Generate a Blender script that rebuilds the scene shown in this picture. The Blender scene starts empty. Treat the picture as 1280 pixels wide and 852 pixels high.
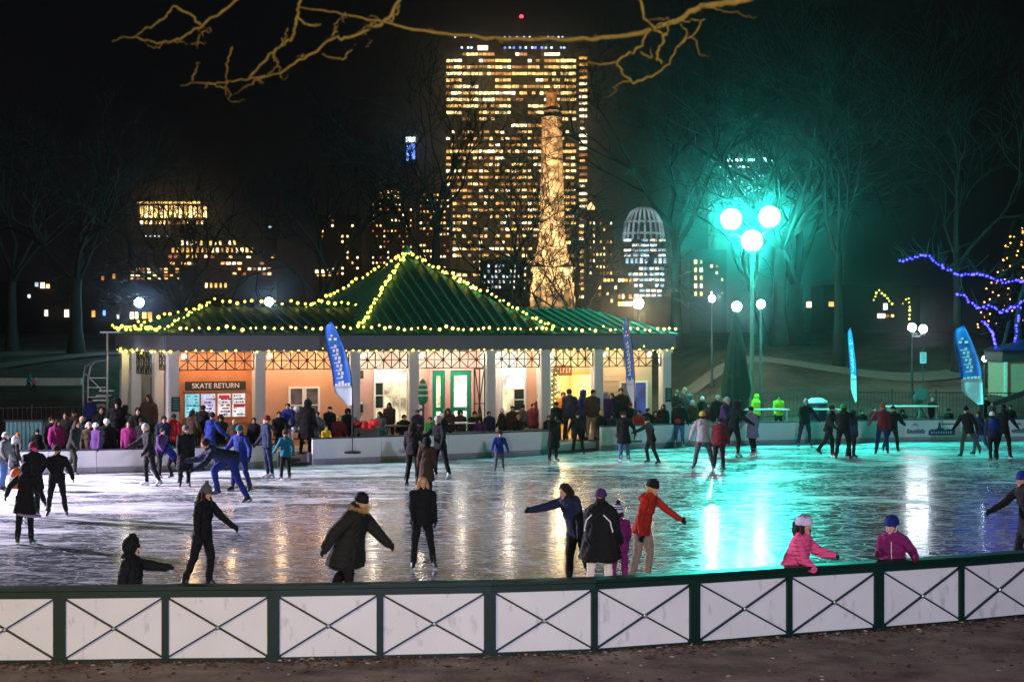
import bpy, bmesh, math, random
import numpy as np
from mathutils import Vector, Matrix
R = math.radians
rnd = random.Random(7)
scene = bpy.context.scene
COL = scene.collection
F = 2200.0          # focal length in pixels of the 1280 wide photograph
CH = 4.3            # camera height above the ice
HZ = 420.0          # horizon row

def at(u, v, Y):
    return Vector(((u - 640) / F * Y, Y, CH - (v - HZ) / F * Y))
def onz(u, v, z=0.0):
    Y = (CH - z) * F / (v - HZ)
    return Vector(((u - 640) / F * Y, Y, z))

# ------------------------------------------------------------ materials
MATS = {}
def nodes_of(m):
    m.use_nodes = True
    nt = m.node_tree
    return nt, nt.nodes['Principled BSDF']
def mat(name, col, rough=0.6, metal=0.0, var=0.25, scale=6.0, bump=0.0, bscale=40.0, spec=0.5, coat=0.0):
    if name in MATS: return MATS[name]
    m = bpy.data.materials.new(name); MATS[name] = m
    nt, b = nodes_of(m)
    b.inputs['Roughness'].default_value = rough
    b.inputs['Metallic'].default_value = metal
    b.inputs['Specular IOR Level'].default_value = spec
    b.inputs['Coat Weight'].default_value = coat
    tc = nt.nodes.new('ShaderNodeTexCoord')
    n = nt.nodes.new('ShaderNodeTexNoise'); n.inputs['Scale'].default_value = scale; n.inputs['Detail'].default_value = 5
    nt.links.new(tc.outputs['Object'], n.inputs['Vector'])
    mx = nt.nodes.new('ShaderNodeMix'); mx.data_type = 'RGBA'
    c1 = [c * (1 - var) for c in col] + [1]; c2 = [min(1, c * (1 + var)) for c in col] + [1]
    mx.inputs[6].default_value = c1; mx.inputs[7].default_value = c2
    nt.links.new(n.outputs['Fac'], mx.inputs[0]); nt.links.new(mx.outputs[2], b.inputs['Base Color'])
    if bump:
        n2 = nt.nodes.new('ShaderNodeTexNoise'); n2.inputs['Scale'].default_value = bscale; n2.inputs['Detail'].default_value = 4
        nt.links.new(tc.outputs['Object'], n2.inputs['Vector'])
        bp = nt.nodes.new('ShaderNodeBump'); bp.inputs['Strength'].default_value = bump; bp.inputs['Distance'].default_value = 0.02
        nt.links.new(n2.outputs['Fac'], bp.inputs['Height']); nt.links.new(bp.outputs['Normal'], b.inputs['Normal'])
    return m
def glow(name, col, strength, sample=True, var=0.0, scale=1.0, base=(0.05, 0.05, 0.05)):
    if name in MATS: return MATS[name]
    m = bpy.data.materials.new(name); MATS[name] = m
    nt, b = nodes_of(m)
    b.inputs['Base Color'].default_value = (*base, 1)
    b.inputs['Emission Color'].default_value = (*col, 1)
    b.inputs['Emission Strength'].default_value = strength
    b.inputs['Roughness'].default_value = 0.3
    if var:
        tc = nt.nodes.new('ShaderNodeTexCoord')
        n = nt.nodes.new('ShaderNodeTexNoise'); n.inputs['Scale'].default_value = scale; n.inputs['Detail'].default_value = 3
        nt.links.new(tc.outputs['Object'], n.inputs['Vector'])
        mr = nt.nodes.new('ShaderNodeMapRange'); mr.inputs[1].default_value = 0.35; mr.inputs[2].default_value = 0.65
        mr.inputs[3].default_value = strength * (1 - var); mr.inputs[4].default_value = strength * (1 + var)
        nt.links.new(n.outputs['Fac'], mr.inputs[0]); nt.links.new(mr.outputs[0], b.inputs['Emission Strength'])
    m.cycles.emission_sampling = 'AUTO' if sample else 'NONE'
    return m

# ------------------------------------------------------------ mesh builder
class MB:
    def __init__(s): s.v = []; s.f = []; s.mi = []; s.cur = 0
    def add(s, vs, fs):
        o = len(s.v); s.v += [tuple(p) for p in vs]
        s.f += [tuple(i + o for i in f) for f in fs]; s.mi += [s.cur] * len(fs); return s
    def box(s, c, d, rz=0.0, M=None):
        x, y, z = d[0] / 2, d[1] / 2, d[2] / 2
        vs = [Vector((a * x, b * y, e * z)) for a in (-1, 1) for b in (-1, 1) for e in (-1, 1)]
        if rz: m = Matrix.Rotation(rz, 3, 'Z'); vs = [m @ p for p in vs]
        if M is not None: vs = [M @ p for p in vs]
        c = Vector(c)
        return s.add([p + c for p in vs], [(0, 1, 3, 2), (4, 6, 7, 5), (0, 4, 5, 1), (2, 3, 7, 6), (0, 2, 6, 4), (1, 5, 7, 3)])
    def bar(s, a, b, w, h, up=(0, 0, 1)):
        a, b = Vector(a), Vector(b); d = b - a; L = d.length; d = d.normalized()
        up = Vector(up)
        if abs(d.dot(up)) > 0.99: up = Vector((0, 1, 0))
        x = d.cross(up).normalized(); z = x.cross(d).normalized()
        M = Matrix((x, d, z)).transposed()
        return s.box((a + b) / 2, (w, L, h), M=M)
    def tube(s, pts, radii, n=6, cap=True):
        pts = [Vector(p) for p in pts]
        if not hasattr(radii, '__len__'): radii = [radii] * len(pts)
        vs = []; fs = []
        prev = None
        for i, p in enumerate(pts):
            d = (pts[min(i + 1, len(pts) - 1)] - pts[max(i - 1, 0)])
            d = d.normalized() if d.length > 1e-9 else Vector((0, 0, 1))
            if prev is None:
                u = d.cross(Vector((0.3, 0.9, 0.1)))
                if u.length < 1e-3: u = d.cross(Vector((1, 0, 0)))
            else: u = prev - d * prev.dot(d)
            u = u.normalized(); prev = u; w = d.cross(u)
            for k in range(n):
                a = 2 * math.pi * k / n
                vs.append(p + (u * math.cos(a) + w * math.sin(a)) * radii[i])
        for i in range(len(pts) - 1):
            for k in range(n):
                a = i * n + k; b = i * n + (k + 1) % n
                fs.append((a, b, b + n, a + n))
        if cap and n > 2:
            fs.append(tuple(range(n))[::-1]); fs.append(tuple(range((len(pts) - 1) * n, len(pts) * n)))
        return s.add(vs, fs)
    def lathe(s, prof, c=(0, 0, 0), n=16, sx=1, sy=1, M=None):
        vs = []; fs = []; c = Vector(c)
        for r, z in prof:
            for k in range(n):
                a = 2 * math.pi * k / n
                p = Vector((r * math.cos(a) * sx, r * math.sin(a) * sy, z))
                if M is not None: p = M @ p
                vs.append(p + c)
        for i in range(len(prof) - 1):
            for k in range(n):
                a = i * n + k; b = i * n + (k + 1) % n
                fs.append((a, b, b + n, a + n))
        fs.append(tuple(range(n))[::-1]); fs.append(tuple(range((len(prof) - 1) * n, len(prof) * n)))
        return s.add(vs, fs)
    def ell(s, c, r, n=12, m=8, M=None):
        prof = [(max(1e-3, math.cos(t)), math.sin(t)) for t in [math.pi * (i / m - 0.5) for i in range(m + 1)]]
        S = Matrix.Diagonal(Vector(r))
        MM = (M @ S) if M is not None else S
        return s.lathe(prof, c, n, M=MM)
    def poly(s, pts2, th, fn):
        """outline (a,b) extruded by th; fn(a,b,t)->point"""
        n = len(pts2)
        vs = [fn(a, b, 0) for a, b in pts2] + [fn(a, b, th) for a, b in pts2]
        fs = [tuple(range(n))[::-1], tuple(range(n, 2 * n))] + [(i, (i + 1) % n, (i + 1) % n + n, i + n) for i in range(n)]
        return s.add(vs, fs)
    def mesh(s, name, mats, smooth=False):
        me = bpy.data.meshes.new(name); me.from_pydata(s.v, [], s.f)
        if not isinstance(mats, (list, tuple)): mats = [mats]
        for m in mats: me.materials.append(m)
        me.polygons.foreach_set('material_index', s.mi)
        if smooth: me.polygons.foreach_set('use_smooth', [True] * len(s.f))
        me.update(); return me
    def build(s, name, mats, parent=None, smooth=False, loc=None):
        return link(name, s.mesh(name, mats, smooth), parent, loc)
def link(name, data, parent=None, loc=None, rz=0):
    o = bpy.data.objects.new(name, data); COL.objects.link(o)
    if parent is not None: o.parent = parent
    if loc is not None: o.location = loc
    if rz: o.rotation_euler.z = rz
    return o
def tag(o, label, cat, group=None):
    o['label'] = label; o['category'] = cat
    if group: o['group'] = group
    return o
def thing(name, label, cat, loc=(0, 0, 0), rz=0, group=None):
    o = link(name, None, None, loc, rz); o.empty_display_size = 0.2
    return tag(o, label, cat, group)
def setting(o): o['kind'] = 'structure'; return o
def plight(name, loc, power, col, r=0.1):
    l = bpy.data.lights.new(name, 'POINT'); l.energy = power; l.color = col; l.shadow_soft_size = r
    return link(name, l, None, loc)
BLACK = mat('black paint', (0.012, 0.012, 0.013), 0.5)
WHITE = mat('white paint', (0.78, 0.78, 0.76), 0.45, var=0.06, scale=3)
DGREEN = mat('dark green paint', (0.0022, 0.020, 0.0135), 0.45, var=0.4, scale=2, spec=0.3)
STEEL = mat('galvanised steel', (0.45, 0.47, 0.48), 0.4, 0.8)
# ------------------------------------------------------------ rink outline
BP = [(-40, 594), (0, 594), (100, 592), (240, 588), (390, 581), (560, 574), (690, 568), (750, 563), (860, 558), (1000, 555), (1130, 552), (1280, 551), (1400, 552)]
BPW = [onz(u, v) for u, v in BP]
def board_pt(u):
    for (a, b), (p, q) in zip(zip(BP, BP[1:]), zip(BPW, BPW[1:])):
        if a[0] <= u <= b[0]:
            t = (u - a[0]) / (b[0] - a[0]); return p.lerp(q, t)
    return BPW[-1]
def board_Y(x):
    for p, q in zip(BPW, BPW[1:]):
        if p.x <= x <= q.x: return p.y + (q.y - p.y) * (x - p.x) / (q.x - p.x)
    return BPW[0].y if x < BPW[0].x else BPW[-1].y
GZ = -0.35
FP = [(75, 829), (207, 827), (342, 826), (475, 823), (612, 820), (742, 815), (867, 806), (985, 796), (1097, 787.5), (1200, 779)]
FPW = [onz(u, v, GZ) for u, v in FP]
d0 = (FPW[0] - FPW[1]); d1 = FPW[-1] - FPW[-2]
for k in range(3): FPW.insert(0, FPW[0] + Matrix.Rotation(R(-2.2 * (k + 1)), 3, 'Z') @ d0)
for k in range(3): FPW.append(FPW[-1] + Matrix.Rotation(R(3.5 * (k + 1)), 3, 'Z') @ d1)

# ------------------------------------------------------------ ground
def sm(a, b, x):
    t = min(1, max(0, (x - a) / (b - a))); return t * t * (3 - 2 * t)
def ground_z(x, y):
    e = y - board_Y(x)
    z = GZ
    if e > 0:
        z = 0.0 - 0.03
        mid = sm(-18, -14, x) * (1 - sm(8, 14, x))
        z += 3.5 * sm(5 + 17 * mid, 34 + 10 * mid, e) + 1.0 * sm(40, 90, e)
        z += 0.35 * sm(0.0, 0.01, e) * sm(5, 9, x) * sm(3, 6, e) * 0.5
    return z
def build_ground():
    xs = sorted(set([-400, -300, -200, -140, -100, -70, -50] + [i * 1.5 for i in range(-26, 27)] + [50, 70, 100, 140, 200, 300, 400]))
    ys = sorted(set([-30, -15, -5, 5, 12, 17] + [20 + i * 1.2 for i in range(80)] + [120, 130, 150, 180, 220, 300, 400, 550, 700, 880]))
    mb = MB(); nx = len(xs)
    vs = [(x, y, ground_z(x, y) + (0.06 * math.sin(x * 0.7 + y * 0.31) * math.sin(y * 0.53) if y > 85 else 0)) for y in ys for x in xs]
    fs = [(j * nx + i, j * nx + i + 1, (j + 1) * nx + i + 1, (j + 1) * nx + i) for j in range(len(ys) - 1) for i in range(nx - 1)]
    mb.add(vs, fs)
    m = bpy.data.materials.new('winter ground'); nt, b = nodes_of(m)
    tc = nt.nodes.new('ShaderNodeTexCoord')
    n1 = nt.nodes.new('ShaderNodeTexNoise'); n1.inputs['Scale'].default_value = 0.35; n1.inputs['Detail'].default_value = 8; n1.inputs['Roughness'].default_value = 0.7
    n2 = nt.nodes.new('ShaderNodeTexNoise'); n2.inputs['Scale'].default_value = 9; n2.inputs['Detail'].default_value = 6
    nt.links.new(tc.outputs['Object'], n1.inputs['Vector']); nt.links.new(tc.outputs['Object'], n2.inputs['Vector'])
    r = nt.nodes.new('ShaderNodeValToRGB')
    r.color_ramp.elements[0].position = 0.35; r.color_ramp.elements[0].color = (0.035, 0.024, 0.012, 1)
    r.color_ramp.elements[1].position = 0.68; r.color_ramp.elements[1].color = (0.17, 0.13, 0.075, 1)
    nt.links.new(n1.outputs['Fac'], r.inputs[0])
    mx = nt.nodes.new('ShaderNodeMix'); mx.data_type = 'RGBA'; mx.blend_type = 'MULTIPLY'; mx.inputs[0].default_value = 0.7
    nt.links.new(r.outputs[0], mx.inputs[6]); nt.links.new(n2.outputs['Color'], mx.inputs[7])
    nt.links.new(mx.outputs[2], b.inputs['Base Color']); b.inputs['Roughness'].default_value = 0.9
    bp = nt.nodes.new('ShaderNodeBump'); bp.inputs['Strength'].default_value = 0.6; bp.inputs['Distance'].default_value = 0.08
    nt.links.new(n2.outputs['Fac'], bp.inputs['Height']); nt.links.new(bp.outputs['Normal'], b.inputs['Normal'])
    setting(mb.build('ground', m, smooth=True))
    # asphalt walk in front of the fence
    mb = MB(); out = FPW
    vs = []; 
    for p in out: vs += [(p.x, p.y - 0.02 + 0.35, GZ + 0.006), (p.x * 1.0, 8, GZ + 0.006)]
    vs = [(-22, FPW[0].y + .3, GZ + .006), (-22, 8, GZ + .006)] + vs + [(26, FPW[-1].y + .3, GZ + .006), (26, 8, GZ + .006)]
    mb.add(vs, [(2 * i, 2 * i + 1, 2 * i + 3, 2 * i + 2) for i in range(len(vs) // 2 - 1)])
    m = bpy.data.materials.new('worn asphalt'); nt, b = nodes_of(m)
    tc = nt.nodes.new('ShaderNodeTexCoord')
    n1 = nt.nodes.new('ShaderNodeTexNoise'); n1.inputs['Scale'].default_value = 1.1; n1.inputs['Detail'].default_value = 9; n1.inputs['Roughness'].default_value = 0.68
    n2 = nt.nodes.new('ShaderNodeTexNoise'); n2.inputs['Scale'].default_value = 45; n2.inputs['Detail'].default_value = 3
    for n in (n1, n2): nt.links.new(tc.outputs['Object'], n.inputs['Vector'])
    r = nt.nodes.new('ShaderNodeValToRGB')
    r.color_ramp.elements[0].position = 0.33; r.color_ramp.elements[0].color = (0.10, 0.072, 0.056, 1)
    r.color_ramp.elements[1].position = 0.66; r.color_ramp.elements[1].color = (0.42, 0.32, 0.25, 1)
    nt.links.new(n1.outputs['Fac'], r.inputs[0]); nt.links.new(r.outputs[0], b.inputs['Base Color']); b.inputs['Roughness'].default_value = 0.85
    bp = nt.nodes.new('ShaderNodeBump'); bp.inputs['Strength'].default_value = 0.9; bp.inputs['Distance'].default_value = 0.04
    nt.links.new(n2.outputs['Fac'], bp.inputs['Height']); nt.links.new(bp.outputs['Normal'], b.inputs['Normal'])
    setting(mb.build('path', m))
build_ground()
def hill_path(px, w, name='path'):
    m = MB(); vs = []
    P = []
    for (u0, Y0), (u1, Y1) in zip(px, px[1:]):
        for k in range(24): s = k / 24; P.append((u0 + (u1 - u0) * s, Y0 + (Y1 - Y0) * s))
    for u, Y in P:
        x = (u - 640) / F * Y
        for k in range(5): y = Y - w / 2 + w * k / 4; vs.append((x, y, ground_z(x, y) + .07))
    m.add(vs, [(i * 5 + j, i * 5 + j + 1, (i + 1) * 5 + j + 1, (i + 1) * 5 + j) for i in range(len(P) - 1) for j in range(4)])
    setting(m.build(name, mat('park path', (.17, .14, .105), .9, var=.4, scale=1.5), smooth=True))
hill_path([(846 + k * 15, 95 + 2.2 * math.sin(k * .21 + .6)) for k in range(32)], 2.2)
hill_path([(-20 + k * 15, 80 + k * .55) for k in range(13)], 2.0)

def build_ice():
    near = [(p.x, p.y) for p in FPW]
    far = [(p.x, p.y) for p in BPW][::-1]
    out = [(-24, 30)] + near[2:-1] + [(22, 36), (28, 46), (30, 60)] + far + [(-27, 50), (-28, 40)]
    mb = MB(); n = len(out)
    mb.add([(x, y, 0.0) for x, y in out] + [(x, y, -0.3) for x, y in out],
           [tuple(range(n))] + [(i, i + n, (i + 1) % n + n, (i + 1) % n) for i in range(n)])
    m = bpy.data.materials.new('skated ice'); nt, b = nodes_of(m); L = nt.links.new; N = nt.nodes.new
    tc = N('ShaderNodeTexCoord')
    def noise(sc, det, rough=0.6, dist=0.0, mapping=None):
        n = N('ShaderNodeTexNoise'); n.inputs['Scale'].default_value = sc; n.inputs['Detail'].default_value = det
        n.inputs['Roughness'].default_value = rough; n.inputs['Distortion'].default_value = dist
        if mapping:
            mp = N('ShaderNodeMapping'); mp.inputs['Rotation'].default_value[2] = R(mapping[0]); mp.inputs['Scale'].default_value = (mapping[1], mapping[2], 1)
            L(tc.outputs['Object'], mp.inputs[0]); L(mp.outputs[0], n.inputs['Vector'])
        else: L(tc.outputs['Object'], n.inputs['Vector'])
        return n.outputs['Fac']
    def ramp(sock, a, b_):
        r = N('ShaderNodeMapRange'); r.inputs[1].default_value = a; r.inputs[2].default_value = b_; r.interpolation_type = 'SMOOTHSTEP'
        L(sock, r.inputs[0]); return r.outputs[0]
    def math2(op, x, y):
        q = N('ShaderNodeMath'); q.operation = op
        for i, s in enumerate((x, y)):
            if isinstance(s, float): q.inputs[i].default_value = s
            else: L(s, q.inputs[i])
        return q.outputs[0]
    # blade cuts: thin ridges where a smooth distorted noise crosses 0.5
    def cuts(sc, dist, w, mp):
        f = noise(sc, 1.5, 0.5, dist, mp)
        a = math2('ABSOLUTE', math2('SUBTRACT', f, 0.5), 0.0)
        r = N('ShaderNodeMapRange'); r.inputs[1].default_value = 0.0; r.inputs[2].default_value = w; r.inputs[3].default_value = 1; r.inputs[4].default_value = 0
        L(a, r.inputs[0]); return r.outputs[0]
    c = math2('MAXIMUM', cuts(0.55, 1.6, 0.022, (20, 1, 1.6)), cuts(0.8, 1.2, 0.026, (-35, 1, 2.0)))
    c = math2('MAXIMUM', c, cuts(1.3, 1.0, 0.045, (70, 0.8, 2.2)))
    # snow scraped up by the blades: denser towards the left and the far side, in drifts and long streaks elsewhere
    sx = N('ShaderNodeSeparateXYZ'); L(tc.outputs['Object'], sx.inputs[0])
    left_bias = N('ShaderNodeMapRange'); left_bias.inputs[1].default_value = -2.0; left_bias.inputs[2].default_value = -13.0; left_bias.inputs[3].default_value = -0.02; left_bias.inputs[4].default_value = 0.17; L(sx.outputs[0], left_bias.inputs[0])
    farr = N('ShaderNodeMapRange'); farr.inputs[1].default_value = 38.0; farr.inputs[2].default_value = 62.0; farr.inputs[3].default_value = -0.085; farr.inputs[4].default_value = 0.07; L(sx.outputs[1], farr.inputs[0])
    bias = math2('ADD', left_bias.outputs[0], farr.outputs[0])
    drift = math2('ADD', noise(0.22, 4, 0.55, 0.8, (12, 0.8, 1.3)), bias)
    streak = math2('ADD', noise(0.75, 5, 0.66, 1.2, (10, 0.55, 1.9)), math2('MULTIPLY', bias, 0.8))
    fine = noise(3.2, 5, 0.72, 0.6, (-6, 0.45, 1.6))
    s1 = ramp(math2('ADD', math2('MULTIPLY', drift, 0.45), math2('ADD', math2('MULTIPLY', streak, 0.42), math2('MULTIPLY', fine, 0.13))), 0.485, 0.585)
    s = math2('MULTIPLY', s1, math2('ADD', math2('MULTIPLY', ramp(fine, 0.36, 0.62), 0.65), 0.35))
    s = math2('MAXIMUM', s, math2('MULTIPLY', c, math2('ADD', 0.15, math2('MULTIPLY', fine, 0.75))))
    mx = N('ShaderNodeMix'); mx.data_type = 'RGBA'
    mx.inputs[6].default_value = (0.065, 0.08, 0.095, 1); mx.inputs[7].default_value = (0.80, 0.81, 0.84, 1)
    L(s, mx.inputs[0]); L(mx.outputs[2], b.inputs['Base Color'])
    rr = N('ShaderNodeMapRange'); rr.inputs[3].default_value = 0.15; rr.inputs[4].default_value = 0.55; L(s, rr.inputs[0]); L(rr.outputs[0], b.inputs['Roughness'])
    b.inputs['IOR'].default_value = 1.31
    h = math2('ADD', math2('MULTIPLY', s, 0.25), math2('MULTIPLY', noise(0.9, 2, 0.5, 0.4, (5, 0.7, 1.5)), 1.0))
    bp = N('ShaderNodeBump'); bp.inputs['Strength'].default_value = 0.035; bp.inputs['Distance'].default_value = 0.02
    L(h, bp.inputs['Height']); L(bp.outputs['Normal'], b.inputs['Normal'])
    setting(mb.build('ice', m))
build_ice()

# terrace behind the boards
mb = MB()
pts = [board_pt(u) for u in (390, 560, 690, 750, 860, 1000, 1130, 1280, 1400)]
outl = [(p.x - .02, p.y + 0.12) for p in pts] + [(27, 76.5), (12, 77), (6.5, 82), (-6, 77), (-14.2, 70.5)] + [(-15.5, 66.5), (-12.2, 59.2)]
n = len(outl)
mb.add([(x, y, 0.35) for x, y in outl] + [(x, y, -0.3) for x, y in outl], [tuple(range(n))] + [(i, i + n, (i + 1) % n + n, (i + 1) % n) for i in range(n)])
CONC = mat('concrete paving', (0.28, 0.26, 0.24), 0.85, var=0.25, scale=3, bump=0.2)
setting(mb.build('terrace', CONC))

# ------------------------------------------------------------ near fence with X braces
fence = thing('rink_fence', 'long green railing with white panels and dark X braces along the near edge', 'fence', (0, 0, 0))
PANEL = mat('scuffed white board', (0.70, 0.70, 0.69), 0.5, var=0.10, scale=1.7, bump=0.05)
_nt = PANEL.node_tree; _b = _nt.nodes['Principled BSDF']
_tc = _nt.nodes.new('ShaderNodeTexCoord'); _n = _nt.nodes.new('ShaderNodeTexNoise'); _n.inputs['Scale'].default_value = 7; _n.inputs['Detail'].default_value = 6
_mp = _nt.nodes.new('ShaderNodeMapping'); _mp.inputs['Scale'].default_value = (1, 1, 0.4)
_nt.links.new(_tc.outputs['Object'], _mp.inputs[0]); _nt.links.new(_mp.outputs[0], _n.inputs['Vector'])
_r = _nt.nodes.new('ShaderNodeValToRGB'); _r.color_ramp.elements[0].position = 0.60; _r.color_ramp.elements[0].color = (0, 0, 0, 1); _r.color_ramp.elements[1].position = 0.72
_nt.links.new(_n.outputs['Fac'], _r.inputs[0])
_m = _nt.nodes.new('ShaderNodeMix'); _m.data_type = 'RGBA'; _m.inputs[7].default_value = (0.22, 0.2, 0.19, 1)
_src = _b.inputs['Base Color'].links[0].from_socket
_ms = _nt.nodes.new('ShaderNodeMath'); _ms.operation = 'MULTIPLY'; _ms.inputs[1].default_value = 0.38
_nt.links.new(_r.outputs[0], _ms.inputs[0]); _nt.links.new(_ms.outputs[0], _m.inputs[0]); _nt.links.new(_src, _m.inputs[6]); _nt.links.new(_m.outputs[2], _b.inputs['Base Color'])
FT = 0.745   # rail top above the ice
tops = []
rail = MB(); low = MB(); kick = MB()
rail_pts = []
for i, p in enumerate(FPW):
    thick = (i % 2 == 1)   # first visible post (index 3) is a wide one
    d = (FPW[min(i + 1, len(FPW) - 1)] - FPW[max(i - 1, 0)]).normalized()
    a = math.atan2(d.y, d.x)
    w = 0.17 if thick else 0.095
    pm = MB(); pm.box((p.x, p.y, (GZ + FT - .05) / 2), (w, 0.12, FT - .05 - GZ), a)
    if thick: pm.box((p.x, p.y, GZ + .04), (w + .05, 0.17, 0.08), a)
    pm.build('post', DGREEN, fence)
for i in range(len(FPW) - 1):
    p, q = FPW[i], FPW[i + 1]; d = (q - p); L = d.length; d = d / L; nrm = Vector((d.y, -d.x, 0))
    a = math.atan2(d.y, d.x); c = (p + q) / 2
    wa = 0.085 if i % 2 == 1 else 0.048; wb = 0.133 - wa
    A = p + d * wa; B = q - d * wb; cc = (A + B) / 2
    pm = MB(); pm.box((cc.x, cc.y, (GZ + .06 + FT - .16) / 2), ((B - A).length - .004, 0.03, FT - .16 - GZ - .06), a)
    pan = pm.build('panel', PANEL, fence)
    z0, z1 = GZ + .075, FT - .165
    off = nrm * 0.034
    for (s, e, k) in ((A, B, 0), (B, A, .022)):
        br = MB(); o = off + nrm * k
        br.bar((s.x + o.x, s.y + o.y, z1 - 0.01), (e.x + o.x, e.y + o.y, z0 + .01), 0.02, 0.054, up=(nrm.x, nrm.y, 0))
        br.v = br.v
        br.build('brace', DGREEN, pan)
    bo = MB(); cc3 = (A + B) / 2 + nrm * .075; bo.lathe([(.03, 0), (.03, .012), (.016, .022)], (cc3.x, cc3.y, (z0 + z1) / 2), 8, M=Matrix.Rotation(a, 3, 'Z') @ Matrix.Rotation(R(90), 3, 'X')); bo.build('bolt', STEEL, pan)
    low.box((cc.x, cc.y, GZ + .035), ((B - A).length - .004, 0.07, 0.05), a)
    rail.box((c.x, c.y, FT - .025), (L + .01, 0.30, 0.05), a)
    rail.box((c.x - nrm.x * -.0, c.y, FT - .105), (L - .0, 0.135, 0.11), a)
    k = c - nrm * 0.2
    kick.box((k.x, k.y, 0.05), (L, 0.22, 0.16), a)
rail.build('top_rail', DGREEN, fence); low.build('bottom_rail', DGREEN, fence)
kick.build('kick_ledge', mat('grey kick board', (0.25, 0.26, 0.28), 0.6), fence)

# leaf litter along the foot of the fence
lm = MB(); r2 = random.Random(3)
for k in range(2000):
    i = r2.randrange(2, len(FPW) - 2); t = r2.random(); p = FPW[i].lerp(FPW[i + 1], t)
    dd = abs(r2.gauss(0, 1)) ** 1.5 * 0.28 + 0.06
    if r2.random() < 0.25: dd = r2.random() * 4
    s = r2.uniform(.014, .055) * (1.6 if r2.random() < .1 else 1)
    c = Vector((p.x + r2.uniform(-.05, .05), p.y - dd, GZ + .02 + r2.random() * .015))
    a = r2.random() * 6.28; M = Matrix.Rotation(a, 3, 'Z') @ Matrix.Rotation(r2.uniform(-.6, .6), 3, 'X')
    lm.cur = r2.choice((0, 0, 0, 1, 1, 2))
    vs = [M @ Vector(q) * s + c for q in ((-1, 0, 0), (-.2, -.55, .15), (1, 0, .1), (-.1, .6, .2), (-.1, 0, -.15))]
    lm.add(vs, [(0, 1, 4), (1, 2, 4), (2, 3, 4), (3, 0, 4)])
o = lm.build('leaf_litter', [mat('dry leaf', (0.11, 0.05, 0.022), .8), mat('brown leaf', (0.05, 0.03, 0.018), .8), mat('pale leaf', (0.35, 0.28, 0.2), .8)])
o['kind'] = 'stuff'; tag(o, 'scattered dry leaves and scraps along the foot of the green railing', 'leaves')

# ------------------------------------------------------------ far boards
BOARD = mat('rink board', (0.80, 0.80, 0.84), 0.45, var=0.10, scale=1.5)
BCAP = mat('board cap', (0.03, 0.032, 0.045), 0.5)
def run_board(us, h, label):
    t = thing('rink_board', label, 'rink board', board_pt(us[0]), 0, 'low white boards along the far edge of the ice')
    o = board_pt(us[0])
    for a, b in zip(us, us[1:]):
        p, q = board_pt(a) - o, board_pt(b) - o; d = q - p; an = math.atan2(d.y, d.x); c = (p + q) / 2
        m = MB(); m.box((c.x, c.y, h / 2 + .02), (d.length - .012, .08, h - .04), an); m.build('panel', BOARD, t)
        m = MB(); m.box((c.x, c.y, h + .025), (d.length - .004, .16, .05), an); m.build('cap', BCAP, t)
        m = MB(); n = Vector((d.y, -d.x, 0)).normalized() * .047
        m.box((c.x + n.x, c.y + n.y, .1), (d.length - .014, .012, .2), an)
        m.build('kick_plate', mat('scuffed kick plate', (0.33, 0.34, 0.40), .5, var=.3), t)
    return t
run_board((-40, 0, 60, 120, 180, 240, 300, 345), 0.72, 'low white boards at the left end of the rink, below the dark railings')
run_board((390, 474, 560, 625, 690), 0.86, 'low white boards in the middle of the far side, in front of the terrace tables')
rb3 = run_board((750, 800, 860, 930, 1000, 1065, 1130, 1205, 1280, 1340, 1400), 0.88, 'low white boards with printed logos on the right of the far side')
# printed logos on the right-hand boards: mark = list of flat polygons
INK = mat('navy print', (0.03, 0.04, 0.16), .5); INKG = mat('grey print', (0.16, 0.16, 0.2), .5)
def on_board(u0, u1):
    o = board_pt(750); p, q = board_pt(u0), board_pt(u1); d = (q - p).normalized(); n = Vector((d.y, -d.x, 0))
    return lambda a, z, t=0: p - o + d * a + n * (.042 + t) + Vector((0, 0, z)), (q - p).length
def logo_arch(u0, u1):
    fn, L = on_board(u0, u1); m = MB(); k = 12
    arc = [(L * (.3 + .4 * i / k), .60 + .16 * math.sin(math.pi * i / k)) for i in range(k + 1)]
    arc += [(L * (.7 - .4 * i / k), .60 + .09 * math.sin(math.pi * (1 - i / k))) for i in range(k + 1)]
    m.poly(arc, .006, fn)
    rr = random.Random(int(u0))
    for j in range(16):
        x = L * (.08 + .055 * j); hh = rr.uniform(.12, .2)
        m.poly([(x, .34), (x + .05, .34), (x + .05 + .02, .34 + hh), (x + .015, .34 + hh)], .006, fn)
        if j % 2: m.poly([(x, .42), (x + .1, .42), (x + .1, .46), (x, .46)], .006, lambda a, b, t: fn(a, b, t + .002))
    m.build('logo', INKG, rb3)
logo_arch(1131, 1156); logo_arch(1262, 1285)
fn, L = on_board(1160, 1193); m = MB()
m.poly([(0, .26), (L, .26), (L, .5), (L * .72, .52), (L * .62, .46), (L * .55, .56), (L * .47, .55), (L * .45, .78), (L * .38, .78), (L * .36, .56), (L * .22, .5), (L * .12, .52), (0, .44)], .006, fn)
m.poly([(L * .5, .70), (L * .98, .70), (L * .98, .75), (L * .5, .75)], .006, fn)
m.build('logo', INK, rb3)
m = MB()
for j in range(9): m.poly([(L * (.1 + .09 * j), .33), (L * (.1 + .09 * j) + .05, .33), (L * (.1 + .09 * j) + .05, .42), (L * (.1 + .09 * j), .42)], .006, lambda a, b, t: fn(a, b, t + .006))
m.build('logo_lettering', WHITE, rb3)

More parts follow.
